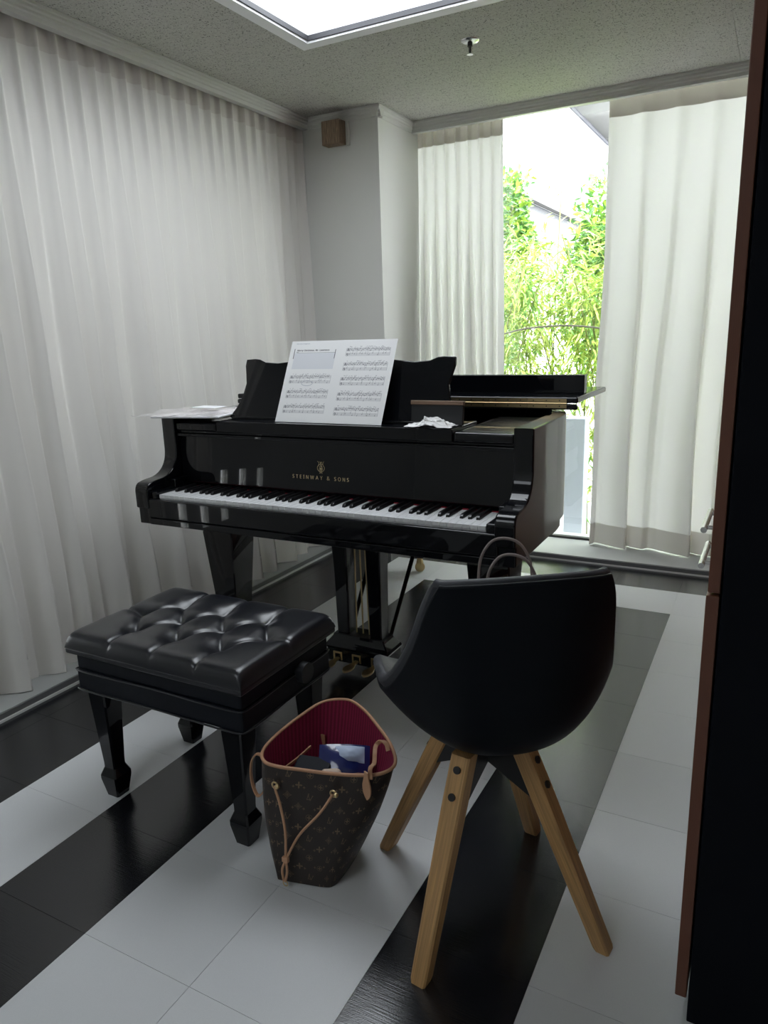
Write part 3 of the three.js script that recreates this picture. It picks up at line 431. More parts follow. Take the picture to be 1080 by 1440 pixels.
// ---------------------------------------------------------------- piano bench
{
  const t = thing('piano_bench', 'black button-tufted piano bench with adjusting knob and tapered legs', 'bench', [-1.352, 0, -1.410]);
  const W = 0.292, D = 0.200;
  mesh('lower_apron', rbox(-W + 0.004, W - 0.004, 0.338, 0.398, -D + 0.004, D - 0.004, 0.006, 2), mat.vinylMatt, t);
  mesh('upper_apron', rbox(-W + 0.006, W - 0.006, 0.399, 0.452, -D + 0.006, D - 0.006, 0.008, 2), mat.vinylMatt, t);
  const pipe = (y, w, d) => tube([[-w, d], [0, d], [w - 0.006, d], [w, d - 0.006], [w, 0], [w, -d + 0.006], [w - 0.006, -d], [0, -d], [-w + 0.006, -d], [-w, -d + 0.006], [-w, 0], [-w, d - 0.006]].map(([x, z]) => V(x, y, z)), 0.0028, 160, 6, true);
  mesh('piping', pipe(0.398, W - 0.003, D - 0.003), mat.vinyl, t); mesh('piping', pipe(0.341, W - 0.003, D - 0.003), mat.vinyl, t);
  // cushion: a domed block pulled down at the buttons, creased between them
  const btn = []; for (const [z, xs] of [[-0.098, [-0.15, 0, 0.15]], [0, [-0.225, -0.075, 0.075, 0.225]], [0.098, [-0.15, 0, 0.15]]]) xs.forEach((x) => btn.push([x, z]));
  const seg = []; btn.forEach(([x, z], i) => btn.forEach(([x2, z2], j) => { if (j > i && Math.abs(z - z2) > 0.05 && Math.hypot(x - x2, z - z2) < 0.14) seg.push([x, z, x2, z2]); }));
  btn.forEach(([x, z]) => { if (Math.abs(z) > 0.05) seg.push([x, z, x + 0.012, Math.sign(z) * 0.25]); if (Math.abs(x) > 0.2) seg.push([x, z, Math.sign(x) * 0.34, z - 0.01]); });
  const dist = (x, z, [a, b, c, d]) => { const u = c - a, w = d - b, k = clamp(((x - a) * u + (z - b) * w) / (u * u + w * w)); return Math.hypot(x - a - k * u, z - b - k * w); };
  const NX = 170, NZ = 120, P = [];
  for (let r = 0; r <= NZ; r++) { const row = []; for (let c = 0; c <= NX; c++) {
    const u = c / NX * 2 - 1, v = r / NZ * 2 - 1, sx = Math.sign(u) * (1 - Math.pow(1 - Math.abs(u), 1.7)), sz = Math.sign(v) * (1 - Math.pow(1 - Math.abs(v), 1.7)), x = sx * (W + 0.012), z = sz * (D + 0.012);
    let h = 0.055; let cr = 1; for (const s of seg) { const q = dist(x, z, s); cr = Math.min(cr, q); } h -= 0.011 * Math.exp(-cr / 0.009); for (const [bx, bz] of btn) { const q = Math.hypot(x - bx, z - bz); h -= 0.015 * Math.exp(-(q * q) / 0.0011); }
    const ex = Math.pow(Math.abs(sx), 30), ez = Math.pow(Math.abs(sz), 22), edge = 1 - Math.min(1, ex + ez - ex * ez);
    row.push(V(x * (1 + 0.0 * edge), 0.452 + h * (0.15 + 0.85 * Math.pow(edge, 0.5)) + 0.004, z)); } P.push(row); }
  const cushion = grid(P); { const i = cushion.index.array; for (let k = 0; k < i.length; k += 3) { const s = i[k]; i[k] = i[k + 1]; i[k + 1] = s; } cushion.computeVertexNormals(); }
  mesh('cushion', bake([cushion, rbox(-W - 0.012, W + 0.012, 0.448, 0.466, -D - 0.012, D + 0.012, 0.006, 2)]), mat.vinyl, t);
  for (const [bx, bz] of btn) mesh('button', new THREE.SphereGeometry(0.009, 12, 8).scale(1, 0.45, 1).translate(bx, 0.4815, bz), mat.vinyl, t);
  for (const [sx, sz] of [[-1, -1], [1, -1], [1, 1], [-1, 1]]) { const x = sx * (W - 0.055), z = sz * (D - 0.045); mesh('leg', loft([rect(x, 0.34, z, 0.064, 0.064), rect(x, 0.32, z, 0.064, 0.064), rect(x * 0.995, 0.105, z, 0.043, 0.043), rect(x * 0.995, 0.09, z, 0.043, 0.043), rect(x * 0.995, 0.066, z, 0.062, 0.062), rect(x * 0.995, 0.055, z, 0.062, 0.062), rect(x * 0.995, 0.0, z, 0.044, 0.044)], 0.25), mat.lacquer, t); }
  for (const s of [-1, 1]) mesh('knob', bake([new THREE.CylinderGeometry(0.028, 0.028, 0.020, 28).rotateZ(Math.PI / 2).translate(s * (W + 0.022), 0.405, -0.035), new THREE.CylinderGeometry(0.012, 0.012, 0.02, 16).rotateZ(Math.PI / 2).translate(s * (W + 0.006), 0.405, -0.035)]), mat.blackSatin, t);
}

// ---------------------------------------------------------------- chair
{
  const yaw = 0.61, CH = [-0.475, 0, -1.345], t = thing('shell_chair', 'black padded shell chair on four splayed oak legs', 'chair', CH);
  // own axes: a to the sitter's side, b forward
  const fx = -Math.sin(yaw), fz = -Math.cos(yaw), at3 = (a, b, y) => V(a * -fz + b * fx, y, a * fx + b * fz);
  const vs = [0, 0.12, 0.25, 0.40, 0.52, 0.60, 0.70, 0.82, 1];
  const prof = (v) => [table(v, vs, [0.235, 0.19, 0.10, -0.04, -0.125, -0.165, -0.188, -0.205, -0.235]), table(v, vs, [0.448, 0.450, 0.438, 0.432, 0.450, 0.492, 0.578, 0.690, 0.858])];
  const halfW = (v) => table(v, vs, [0.175, 0.215, 0.236, 0.240, 0.238, 0.232, 0.216, 0.190, 0.160]);
  const edgeB = (v) => table(v, vs, [0.0, 0.0, 0.02, 0.060, 0.115, 0.130, 0.110, 0.070, 0.034]), edgeY = (v) => table(v, vs, [0.02, 0.05, 0.10, 0.125, 0.110, 0.075, 0.028, 0.0, -0.010]);
  const smoothTable = (f, v) => (typeof f(0) === 'number' ? (f(clamp(v - 0.05)) + 2 * f(v) + f(clamp(v + 0.05))) / 4 : [0, 1].map((k) => (f(clamp(v - 0.05))[k] + 2 * f(v)[k] + f(clamp(v + 0.05))[k]) / 4));
  const surf = (u, v, inset = 0, lift = 0) => { const [b, y] = smoothTable(prof, v), w = smoothTable(halfW, v) * (1 - inset), e = Math.pow(Math.abs(u), 2.4); const round = 1 - 0.06 * Math.pow(Math.abs(u), 6) * Math.pow(clamp((v - 0.90) / 0.10), 2); return at3(u * w * round, b + e * smoothTable(edgeB, v) + lift * table(v, [0, 0.4, 0.62, 1], [0.1, 0.25, 0.95, 1]), y + e * smoothTable(edgeY, v)  + lift * table(v, [0, 0.4, 0.62, 1], [1, 1, 0.3, 0.05])); };
  const P = [], Q = []; for (let r = 0; r <= 56; r++) { const a = [], b = []; for (let c = 0; c <= 44; c++) { a.push(surf(c / 22 - 1, r / 56)); b.push(surf(c / 22 - 1, 0.008 + 0.985 * r / 56, 0.03, 0.030)); } P.push(a); Q.push(b); }
  mesh('shell', thicken(P, 0.009), mat.shell, t);
  mesh('seat_pad', thicken(Q, 0.022), mat.pad, t);
  const feet = [[-0.533, -1.058], [-0.208, -1.308], [-0.788, -1.393], [-0.460, -1.617]].map(([x, z]) => V(x - CH[0], 0, z - CH[2]));
  for (const f of feet) {
    const d = V(f.x + 0.022, 0, f.z - 0.001), n = d.clone().normalize(), top = V(-0.022, 0, 0.001).addScaledVector(n, 0.088), side = V(-n.z, 0, n.x);
    const foot = V(-0.022, 0, 0.001).addScaledVector(n, d.length() - 0.012), ring = (p, y, w, dd) => [[-1, -1], [1, -1], [1, 1], [-1, 1]].flatMap(([a, b]) => { const c = 0.004; return (a * b > 0 ? [[a * (w / 2), b * (dd / 2 - c)], [a * (w / 2 - c), b * (dd / 2)]] : [[a * (w / 2 - c), b * (dd / 2)], [a * (w / 2), b * (dd / 2 - c)]]).map(([x, z]) => V(p.x + side.x * x + n.x * z, y, p.z + side.z * x + n.z * z)); });
    const leg = mesh('leg', loft([ring(foot, 0.0, 0.033, 0.030), ring(foot.clone().lerp(top, 0.02), 0.008, 0.036, 0.034), ring(foot.clone().lerp(top, 0.75), 0.315, 0.044, 0.042), ring(top, 0.418, 0.044, 0.042)], 0.35), mat.oak, t);
    { const p = leg.geometry.attributes.position, uv = leg.geometry.attributes.uv; for (let i = 0; i < p.count; i++) { const q = V(p.getX(i), 0, p.getZ(i)).sub(foot.clone().lerp(top, p.getY(i) / 0.418)); uv.setXY(i, q.dot(side) + q.dot(n) * 0.9 + f.x, p.getY(i)); } }
    const slope = Math.atan2(foot.distanceTo(top), 0.418);
    for (const k of [0.80, 0.92]) { const p = foot.clone().lerp(top, k), y = 0.418 * k, out = V(n.x * Math.cos(slope), Math.sin(slope), n.z * Math.cos(slope)), q = V(p.x, y, p.z).addScaledVector(out, 0.0205); mesh('bolt', rod(q.clone(), q.clone().addScaledVector(out, 0.0035), 0.008, 0.008, 14), mat.bracket, leg); }
    const a = foot.clone().lerp(top, 0.74), bk = [V(a.x, 0.74 * 0.418, a.z), V(top.x, 0.425, top.z), V(top.x - n.x * 0.075, 0.425, top.z - n.z * 0.075), V(top.x - n.x * 0.07, 0.37, top.z - n.z * 0.07)].map((p) => p.addScaledVector(n, -0.02));
    const w = 0.016, ringOf = (s) => bk.map((p) => V(p.x + side.x * s, p.y, p.z + side.z * s)); mesh('bracket', loft([ringOf(-w), ringOf(w)], 0.3), mat.bracket, t);
  }
}
// paper carrier bag on the chair seat: only its cord handles rise above the backrest
{
  const t = thing('shopping_bag', 'paper shopping bag on the chair seat, cord handles rising behind the backrest', 'bag', [-0.470, 0.482, -1.405], 0.25);
  mesh('bag_body', loft([rect(0, 0, 0, 0.17, 0.085, 0.002), rect(0, 0.205, 0, 0.17, 0.075, 0.002)], 0.3), mat.bagPaper, t);
  const loop = (x, z, w, h) => tube([V(x - w, 0.16, z), V(x - w, 0.25, z), V(x - w * 0.86, 0.26 + h * 0.55, z), V(x - w * 0.45, 0.26 + h * 0.93, z), V(x, 0.26 + h, z), V(x + w * 0.5, 0.26 + h * 0.9, z), V(x + w * 0.9, 0.26 + h * 0.5, z), V(x + w, 0.26, z), V(x + w, 0.16, z)], 0.0032, 60, 7);
  mesh('handle', loop(-0.008, -0.042, 0.058, 0.090), mat.cord, t); mesh('handle', loop(0.012, 0.042, 0.052, 0.080), mat.cord, t);
}

// ---------------------------------------------------------------- tote bag
{
  const t = thing('tote_bag', 'brown monogram canvas tote bag with tan leather trim standing open on the floor', 'bag');
  const c = document.createElement('canvas'); c.width = c.height = 512; const g = c.getContext('2d'); g.fillStyle = '#2a211d'; g.fillRect(0, 0, 512, 512);
  const rr = rng(8); for (let k = 0; k < 9000; k++) { g.fillStyle = `rgba(${rr() < 0.5 ? '20,14,12' : '66,54,46'},0.20)`; g.fillRect(rr() * 512, rr() * 512, 2, 2); }
  const ink = '#75624a'; g.strokeStyle = g.fillStyle = ink; g.lineWidth = 4;
  const lv = (x, y) => { g.lineWidth = 6; g.beginPath(); g.moveTo(x - 10, y - 34); g.lineTo(x - 30, y + 34); g.lineTo(x + 18, y + 34); g.moveTo(x - 20, y - 34); g.lineTo(x, y - 34); g.stroke(); g.beginPath(); g.moveTo(x - 22, y - 14); g.lineTo(x - 4, y - 14); g.moveTo(x - 14, y - 14); g.lineTo(x + 8, y + 42); g.lineTo(x + 38, y - 14); g.moveTo(x + 28, y - 14); g.lineTo(x + 46, y - 14); g.stroke(); g.lineWidth = 4; };
  const petals = (x, y, r, fill) => { for (let k = 0; k < 4; k++) { const a = k * Math.PI / 2 + (fill ? Math.PI / 4 * 0 : 0); g.beginPath(); g.ellipse(x + Math.cos(a) * r * 0.55, y + Math.sin(a) * r * 0.55, r * 0.5, r * 0.24, a, 0, 7); fill ? g.fill() : g.stroke(); } g.beginPath(); g.arc(x, y, r * 0.16, 0, 7); g.fill(); };
  const ring = (x, y, r) => { g.beginPath(); g.arc(x, y, r, 0, 7); g.stroke(); petals(x, y, r * 0.72, true); };
  const dia = (x, y, r) => { g.beginPath(); g.moveTo(x, y - r); g.quadraticCurveTo(x + r * 0.25, y - r * 0.25, x + r, y); g.quadraticCurveTo(x + r * 0.25, y + r * 0.25, x, y + r); g.quadraticCurveTo(x - r * 0.25, y + r * 0.25, x - r, y); g.quadraticCurveTo(x - r * 0.25, y - r * 0.25, x, y - r); g.stroke(); petals(x, y, r * 0.45, false); };
  lv(128, 128); lv(384, 384); ring(384, 128, 38); dia(128, 384, 48); for (const [x, y] of [[256, 256], [0, 0], [512, 0], [0, 512], [512, 512]]) petals(x, y, 40, true); for (const [x, y] of [[64, 230], [192, 20], [320, 280], [448, 20], [192, 275], [320, 25], [448, 250], [64, 490]]) petals(x, y, 16, true); dia(256, 0, 44); dia(256, 512, 44); ring(0, 256, 34); ring(512, 256, 34);
  const mono = new THREE.CanvasTexture(c); mono.wrapS = mono.wrapT = THREE.RepeatWrapping; mono.colorSpace = THREE.SRGBColorSpace; mono.repeat.set(1 / 0.105, 1 / 0.105);
  const canvasMat = M([0.9, 0.9, 0.9], 0.5, { map: mono, bumpMap: rep(leatherBump, 20, 20), bumpScale: 0.0002 });
  const rim = new THREE.CatmullRomCurve3([[-0.945, 0.303, -1.186], [-0.90, 0.300, -1.200], [-0.83, 0.299, -1.218], [-0.765, 0.300, -1.238], [-0.715, 0.304, -1.262], [-0.698, 0.311, -1.300], [-0.735, 0.320, -1.352], [-0.80, 0.328, -1.405], [-0.865, 0.334, -1.450], [-0.925, 0.336, -1.472], [-0.985, 0.330, -1.445], [-1.010, 0.320, -1.370], [-1.022, 0.310, -1.285], [-1.015, 0.305, -1.222], [-0.985, 0.304, -1.188]].map((p) => V(...p)), true, 'catmullrom', 0.5);
  const base = new THREE.CatmullRomCurve3([[-0.950, -1.172], [-0.905, -1.182], [-0.845, -1.198], [-0.826, -1.212], [-0.822, -1.25], [-0.825, -1.30], [-0.833, -1.345], [-0.845, -1.362], [-0.885, -1.375], [-0.93, -1.38], [-0.960, -1.365], [-0.968, -1.32], [-0.970, -1.25], [-0.968, -1.19], [-0.962, -1.175]].map(([x, z]) => V(x, 0.002, z)), true, 'catmullrom', 0.5);
  const N = 120, rows = [], inner = []; const cen = V(-0.87, 0, -1.32);
  for (let r = 0; r <= 30; r++) { const k = r / 30, row = [], inn = []; for (let i = 0; i < N; i++) { const a = base.getPoint(i / N), b = rim.getPoint(i / N), e = k < 0.12 ? k * 1.25 : k, bulge = 1 + 0.06 * Math.sin(Math.PI * k) + 0.010 * noise(i / N * 9, k * 4, 2); const p = V(cen.x + (lerp(a.x, b.x, Math.pow(k, 0.92)) - cen.x) * bulge, lerp(a.y, b.y, k), cen.z + (lerp(a.z, b.z, Math.pow(k, 0.92)) - cen.z) * bulge); row.push(p); inn.push(V(cen.x + (p.x - cen.x) * 0.975, p.y + 0.004 * (1 - k), cen.z + (p.z - cen.z) * 0.975)); } rows.push([...row, row[0].clone()]); inner.push([...inn, inn[0].clone()]); }
  let arc = [0]; for (let i = 1; i <= N; i++) arc.push(arc[i - 1] + rim.getPoint((i - 1) / N).distanceTo(rim.getPoint((i % N) / N)));
  mesh('body', bake([grid(rows, false, (r, c2, p) => [arc[c2], p.y]), grid([rows[0].map(() => V(cen.x - 0.02, 0.001, cen.z + 0.04)), rows[0]])]), canvasMat, t);
  mesh('lining', bake([grid(inner), grid([inner[1].map(() => V(cen.x - 0.02, 0.014, cen.z + 0.04)), inner[1]])]), M([0.30, 0.014, 0.065], 0.85, { map: rep(dataTex(64, (u) => (u * 8 % 1 < 0.5 ? 255 : 205), true), 12, 1) }), t);
  mesh('rim_trim', tube(rim.getPoints(160).slice(0, 160), 0.0042, 240, 8, true), mat.tan, t);
  // cords drawn through two rings, joined by a slider
  const pA = onZ(388, 1103, -1.176), pB = onZ(470, 1115, -1.205), pJ = onZ(404, 1206, -1.166), pE = onZ(403, 1236, -1.164);
  const off = V(0.0, 0, 0.006);
  for (const [p, mids] of [[pA, [[396, 1130, -1.166], [403, 1165, -1.162]]], [pB, [[453, 1140, -1.186], [423, 1172, -1.170]]]]) mesh('cord', tube([p.clone().add(off), ...mids.map((m) => onZ(...m).add(off)), pJ.clone().add(off)], 0.0032, 40, 7), mat.tanPale, t);
  mesh('slider', new RoundedBoxGeometry(0.017, 0.013, 0.009, 2, 0.002).translate(pJ.x, pJ.y, pJ.z + 0.007), mat.tanPale, t);
  for (const s of [-1, 1]) mesh('cord_end', tube([pJ.clone().add(off), V(lerp(pJ.x, pE.x, 0.5) + s * 0.007, lerp(pJ.y, pE.y, 0.5), pE.z + 0.008), V(pE.x + s * 0.002, pE.y, pE.z + 0.008)], 0.003, 20, 6), mat.tanPale, t);
  mesh('ring', new THREE.TorusGeometry(0.0065, 0.0014, 8, 20).translate(pE.x + 0.003, pE.y - 0.004, pE.z + 0.009), mat.brass, t);
  for (const p of [pA, pB]) mesh('grommet', bake([new THREE.TorusGeometry(0.0075, 0.0022, 8, 20).translate(p.x, p.y, p.z + 0.004), new THREE.SphereGeometry(0.006, 14, 10).translate(p.x + 0.008, p.y, p.z + 0.006)]), mat.brass, t);
  // shoulder straps
  const tab = onZ(518, 1106, -1.242);
  mesh('strap_tab', (() => { const s = new THREE.Shape(); s.moveTo(-0.006, 0.040); s.bezierCurveTo(-0.006, 0.02, -0.015, 0.012, -0.014, -0.004); s.bezierCurveTo(-0.013, -0.022, -0.004, -0.028, 0, -0.032); s.bezierCurveTo(0.004, -0.028, 0.013, -0.022, 0.014, -0.004); s.bezierCurveTo(0.015, 0.012, 0.006, 0.02, 0.006, 0.040); s.closePath(); return extrude(s, 0.004, 0.001, 2).rotateY(-0.35).translate(tab.x, tab.y, tab.z + 0.004); })(), mat.tanPale, t);
  const S = (a) => a.map(([x, y, z]) => onZ(x, y, z));
  mesh('shoulder_strap', band(S([[521, 1096, -1.240], [521, 1080, -1.246], [526, 1074, -1.262], [527, 1060, -1.28], [529, 1048, -1.30], [536, 1042, -1.305], [543, 1046, -1.30], [546, 1056, -1.292]]), 0.010, 0.004, V(0.9, 0, -0.4)), mat.tan, t);
  mesh('shoulder_strap', band(S([[371, 1064, -1.235], [362, 1060, -1.232], [355, 1068, -1.23], [353, 1088, -1.228], [357, 1108, -1.225], [363, 1119, -1.222], [370, 1114, -1.222], [375, 1100, -1.225]]), 0.011, 0.004, V(0.2, 0.1, 1)), mat.tan, t);
  mesh('inner_pocket', band(S([[402, 1079, -1.26], [418, 1067, -1.31], [437, 1050, -1.37]]), 0.008, 0.004, V(0, 1, 0)), mat.tan, t);
  mesh('pocket_tab', new RoundedBoxGeometry(0.020, 0.040, 0.004, 1, 0.001).translate(...onZ(453, 1042, -1.425).toArray()), mat.tan, t);
  mesh('hook_strap', band(S([[391, 1036, -1.30], [394, 1046, -1.298], [396, 1058, -1.296]]), 0.009, 0.003, V(0.9, 0, 0.3)), mat.tan, t);
}
// what lies in the tote
{
  const P = (a, b, w, h, bulge, seed) => { const rows = []; for (let r = 0; r <= 12; r++) { const row = []; for (let c = 0; c <= 16; c++) { const u = c / 8 - 1, v = r / 6 - 1; row.push(V(u * w, v * h, bulge * (1 - u * u) * (1 - v * v * 0.6) + 0.002 * noise(u * 3, v * 3, seed))); } rows.push(row); } return rows; };
  const t = thing('snack_packet', 'shiny dark blue packet with a pale label poking out of the tote bag', 'packet', [-0.845, 0.262, -1.315]);
  const rot = (g) => g.rotateX(-0.95).rotateY(0.55).rotateZ(-0.12);
  mesh('packet_body', rot(bake([grid(P(0, 0, 0.062, 0.045, 0.022, 2)), grid(P(0, 0, 0.062, 0.045, -0.016, 5))])), M([0.012, 0.018, 0.10], 0.22, { clearcoat: 0.6 }), t);
  mesh('packet_label', rot(grid(P(0, 0, 0.036, 0.020, 0.018, 2)).translate(0.012, 0.018, 0.0105)), M([0.42, 0.50, 0.66], 0.45), t);
  const s = (x, y, z, r, seed) => { const g = new THREE.IcosahedronGeometry(r, 4), p = g.attributes.position; for (let i = 0; i < p.count; i++) { const n = 1 + 0.35 * noise(p.getX(i) * 60 + seed, p.getY(i) * 60, p.getZ(i) * 60); p.setXYZ(i, p.getX(i) * n * 1.3, p.getY(i) * n * 0.55, p.getZ(i) * n); } g.computeVertexNormals(); return g.translate(x, y, z); };
  one('patterned_scarf', mergeVertices(s(-0.782, 0.250, -1.276, 0.030, 3)), M([0.09, 0.035, 0.05], 0.8, { map: rep(dataTex(64, (u, v) => (loopNoise(u, v, 9, 2) > 0.15 ? [255, 190, 190] : loopNoise(u, v, 7, 6) > 0.1 ? [40, 20, 30] : [150, 60, 80]), true), 3, 3) }), 'dark patterned scarf bunched inside the tote bag', 'scarf');
  one('beige_pouch', new RoundedBoxGeometry(0.05, 0.03, 0.045, 3, 0.012).rotateX(0.4).rotateY(0.5).translate(-0.848, 0.255, -1.258), M([0.52, 0.40, 0.31], 0.7), 'small beige pouch wedged beside the blue packet', 'pouch');
  one('black_wallet', new RoundedBoxGeometry(0.09, 0.02, 0.06, 2, 0.006).rotateX(0.2).rotateY(0.2).translate(-0.905, 0.262, -1.268), M([0.004, 0.005, 0.009], 0.6, { specularIntensity: 0.4 }), 'flat black wallet lying under the blue packet', 'wallet');
}

// ---------------------------------------------------------------- tall cabinets along the wall
{
  const zs = [-1.21, -1.93, -2.65, -3.37, -4.07];
  for (let i = 0; i < 4; i++) {
    const z1 = zs[i] - (i ? 0.001 : 0), z0 = zs[i + 1];
    const t = thing('tall_cabinet', ['tall black cabinet with reddish brown doors and steel handles, endmost of its row', 'tall cabinet with reddish brown doors, second of its row from the free end', 'tall cabinet with reddish brown doors, third of its row from the free end', 'tall cabinet with reddish brown doors next to the window curtain'][i], 'cabinet', [0, 0, 0], 0, 'tall cabinets along the wall');
    mesh('carcass', rbox(-0.049, 0.48, 0, 2.30, z0, z1, 0.002, 1), mat.cabinetSide, t);
    const lo = mesh('lower_door', rbox(-0.072, -0.052, 0.050, 0.843, z0 + 0.002, z1 - 0.001, 0.002, 1), mat.cabinetWood, t), up = mesh('upper_door', rbox(-0.070, -0.052, 0.848, 2.29, z0 + 0.002, z1 - 0.001, 0.002, 1), mat.cabinetWood, t);
    for (const [d, y] of [[lo, 0.798], [up, 0.872]]) { const a = z1 - 0.30, b = a - 0.17; mesh('handle', bake([rod(V(-0.103, y, a), V(-0.103, y, b), 0.0062), rod(V(-0.07, y, a - 0.025), V(-0.103, y, a - 0.025), 0.0045), rod(V(-0.07, y, b + 0.025), V(-0.103, y, b + 0.025), 0.0045)]), mat.steel, d); }
  }
}

// ---------------------------------------------------------------- outside the window
struct('ground_outside', box(-30, 12, -0.45, -0.30, -40, -4.36), mat.concrete, 'pale paving outside the window');
struct('ground_side', box(-12, -2.76, -0.35, -0.2, -4.3, 8), mat.concrete, 'pale paving outside the side door');
one('white_post', rbox(-1.135, -1.015, -0.30, 0.72, -4.62, -4.50, 0.006, 2), M([0.40, 0.44, 0.48], 0.8), 'low white post standing outside the window pane', 'post');
{
  const t = thing('neighbour_building', 'white building wing with a grey piped soffit beyond the bamboo', 'building');
  // a covered deck: parapet, floor, ceiling and inner walls; daylight reaches it only over the parapet
  mesh('parapet', box(-3.2, -3.0, 3.0, 4.35, -30, -7.0), mat.render, t);
  mesh('deck_floor', box(-11, -3.2, 3.0, 3.2, -30, -7.0), M([0.10, 0.10, 0.10], 0.9), t);
  mesh('deck_ceiling', box(-11, -1.3, 5.45, 5.8, -30, -7.0), mat.concrete, t);
  mesh('inner_wall', bake([box(-11.2, -11, 3.0, 5.8, -30, -7.0), box(-11, -3.0, 3.2, 5.45, -7.2, -7.0), box(-11, -3.0, 3.2, 5.45, -30, -29.8)]), mat.concrete, t);
  mesh('lower_wall', box(-3.9, -3.3, -0.3, 3.0, -30, -7.0), mat.render, t);
  mesh('window_band', box(-3.5, -3.27, 2.45, 2.98, -30, -7.0), mat.darkGlass, t);
  for (let k = 0; k < 6; k++) mesh('beam', box(-10.9, -1.4, 5.2, 5.45, -9.3 - k * 3.2, -9.0 - k * 3.2), mat.concrete, t);
  for (const [x, y] of [[-3.7, 5.1], [-4.6, 5.15], [-5.6, 5.05]]) mesh('pipe', rod(V(x, y, -7.3), V(x, y, -29.7), 0.05), mat.pipe, t);
}
// plants: blades and leaves gathered on stems
function leafGeo(list) {   // list of {p, d, n, l, w}
  const pos = [], idx = [], uv = [];
  for (const { p, d, n, l, w } of list) { const s = new THREE.Vector3().crossVectors(d, n).normalize(), k = pos.length / 3, mid = p.clone().addScaledVector(d, l * 0.45).addScaledVector(n, l * 0.06), tip = p.clone().addScaledVector(d, l).addScaledVector(n, -l * 0.12);
    for (const q of [p, mid.clone().addScaledVector(s, w), tip, mid.clone().addScaledVector(s, -w), mid.clone().addScaledVector(n, -w * 0.35)]) { pos.push(q.x, q.y, q.z); uv.push(0, 0); }
    idx.push(k, k + 1, k + 4, k + 1, k + 2, k + 4, k + 2, k + 3, k + 4, k + 3, k, k + 4); }
  const g = new THREE.BufferGeometry(); g.setAttribute('position', new THREE.Float32BufferAttribute(pos, 3)); g.setAttribute('uv', new THREE.Float32BufferAttribute(uv, 2)); g.setIndex(idx); return g.toNonIndexed(), (() => { const h = g.toNonIndexed(); h.computeVertexNormals(); return h; })();
}
const green = (c) => M(c, 0.7, { transmission: 0.35, thickness: 0 });
const leafM = [green([0.30, 0.44, 0.05]), green([0.15, 0.33, 0.06]), green([0.44, 0.52, 0.12]), green([0.07, 0.20, 0.05])], stemM = M([0.16, 0.17, 0.06], 0.7);
const rv = (R) => V(R() * 2 - 1, R() * 2 - 1, R() * 2 - 1);
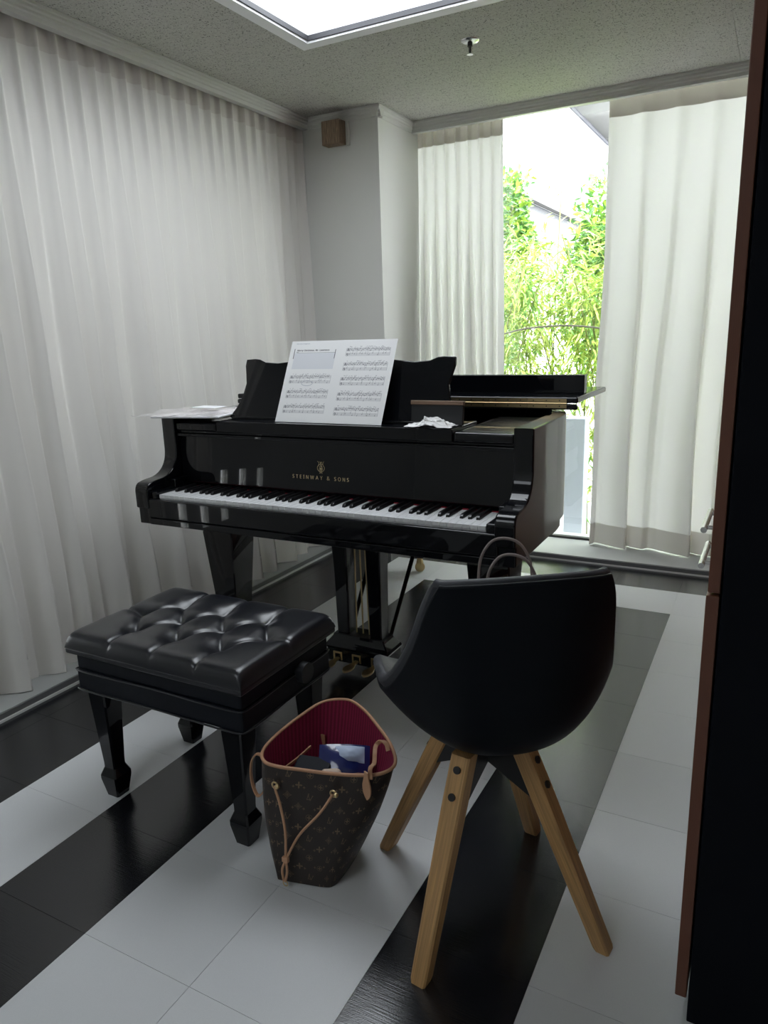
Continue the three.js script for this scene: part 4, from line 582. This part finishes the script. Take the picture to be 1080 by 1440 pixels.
{
  const R = rng(31), t = thing('bamboo_thicket', 'dense thicket of arching yellow-green bamboo outside the window', 'bamboo', [-0.9, -0.30, -5.35]), L = [[], [], [], []];
  for (let k = 0; k < 46; k++) {
    const x = -1.45 + 2.9 * (k + R()) / 46, z = (R() - 0.5) * 0.55, hh = (k % 9 === 4 ? 2.9 : 1.95 + 0.5 * R()), lx = (R() - 0.5) * 0.8, lz = (R() - 0.5) * 0.4;
    const pts = [0, 0.3, 0.6, 0.85, 1].map((q) => V(x + lx * q * q, hh * q * (1 - 0.08 * q * q), z + lz * q * q)); mesh('stem', tube(pts, 0.005, 24, 5), stemM, t);
    const c = new THREE.CatmullRomCurve3(pts);
    for (let j = 0; j < (hh > 2.6 ? 90 : 430); j++) { const q = 0.10 + 0.90 * Math.sqrt(R()), p = c.getPointAt(q), tw = rv(R).normalize(); tw.y *= 0.5; p.addScaledVector(tw, 0.03 + 0.22 * R()); p.z = clamp(p.z, -0.56, 0.5); const d = tw.clone().multiplyScalar(0.8).add(rv(R).multiplyScalar(0.5)).add(V(0, -0.25, 0)).normalize(), n = V(0, 1, 0).add(rv(R).multiplyScalar(0.6)).normalize(); L[Math.floor(R() * 4)].push({ p, d, n, l: 0.07 + 0.10 * R(), w: 0.005 + 0.006 * R() }); }
  }
  L.forEach((l, k) => mesh('foliage', leafGeo(l), leafM[[0, 1, 2, 2][k]], t));
  mesh('bent_cane', tube([[700, 472], [735, 463], [770, 459], [805, 458], [850, 463], [900, 480]].map(([x, y]) => onZ(x, y, -4.80).sub(t.position)), 0.006, 40, 7), M([0.10, 0.09, 0.06], 0.7), t);
}
function shrub(x, z, y, rx, ry, seed, label, count) {
  const R = rng(seed), t = thing('leafy_shrub', label, 'shrub', [x, -0.30, z], 0, 'shrubs outside the window'), L = [[], [], []];
  for (let k = 0; k < 5; k++) mesh('stem', tube([V((R() - 0.5) * 0.2, 0, (R() - 0.5) * 0.2), V((R() - 0.5) * rx, y * 0.5, (R() - 0.5) * rx), V((R() - 0.5) * rx * 1.6, y + ry * 0.5, (R() - 0.5) * rx * 1.6)], 0.012, 16, 6), stemM, t);
  for (let j = 0; j < count; j++) { const o = rv(R); if (o.length() > 1) { j--; continue; } const lump = 1 + 0.35 * noise(o.x * 2 + seed, o.y * 2, o.z * 2), p = V(o.x * rx * lump, y + o.y * ry * lump, o.z * rx * 0.8 * lump); const d = o.clone().normalize().add(rv(R)).add(V(0, -0.2, 0)).normalize(), n = V(0, 1, 0).add(rv(R).multiplyScalar(0.8)).normalize(); L[Math.floor(R() * 3)].push({ p, d, n, l: 0.05 + 0.05 * R(), w: 0.013 + 0.012 * R() }); }
  L.forEach((l, k) => mesh('foliage', leafGeo(l), leafM[[1, 3, 0][k]], t));
}
shrub(-2.50, -6.75, 2.20, 0.47, 0.95, 41, 'dense leafy shrub rising beside the gathered window curtain', 8000);
shrub(-1.27, -6.75, 1.98, 0.46, 0.86, 42, 'lower leafy shrub under the white building wall', 7500);
shrub(0.05, -6.75, 1.7, 0.62, 0.50, 44, 'rounded leafy shrub behind the loosely drawn curtain', 2600);
scene.traverse((o) => { if (o.isMesh) { o.castShadow = true; o.receiveShadow = true; } });
renderer.render(scene, camera);
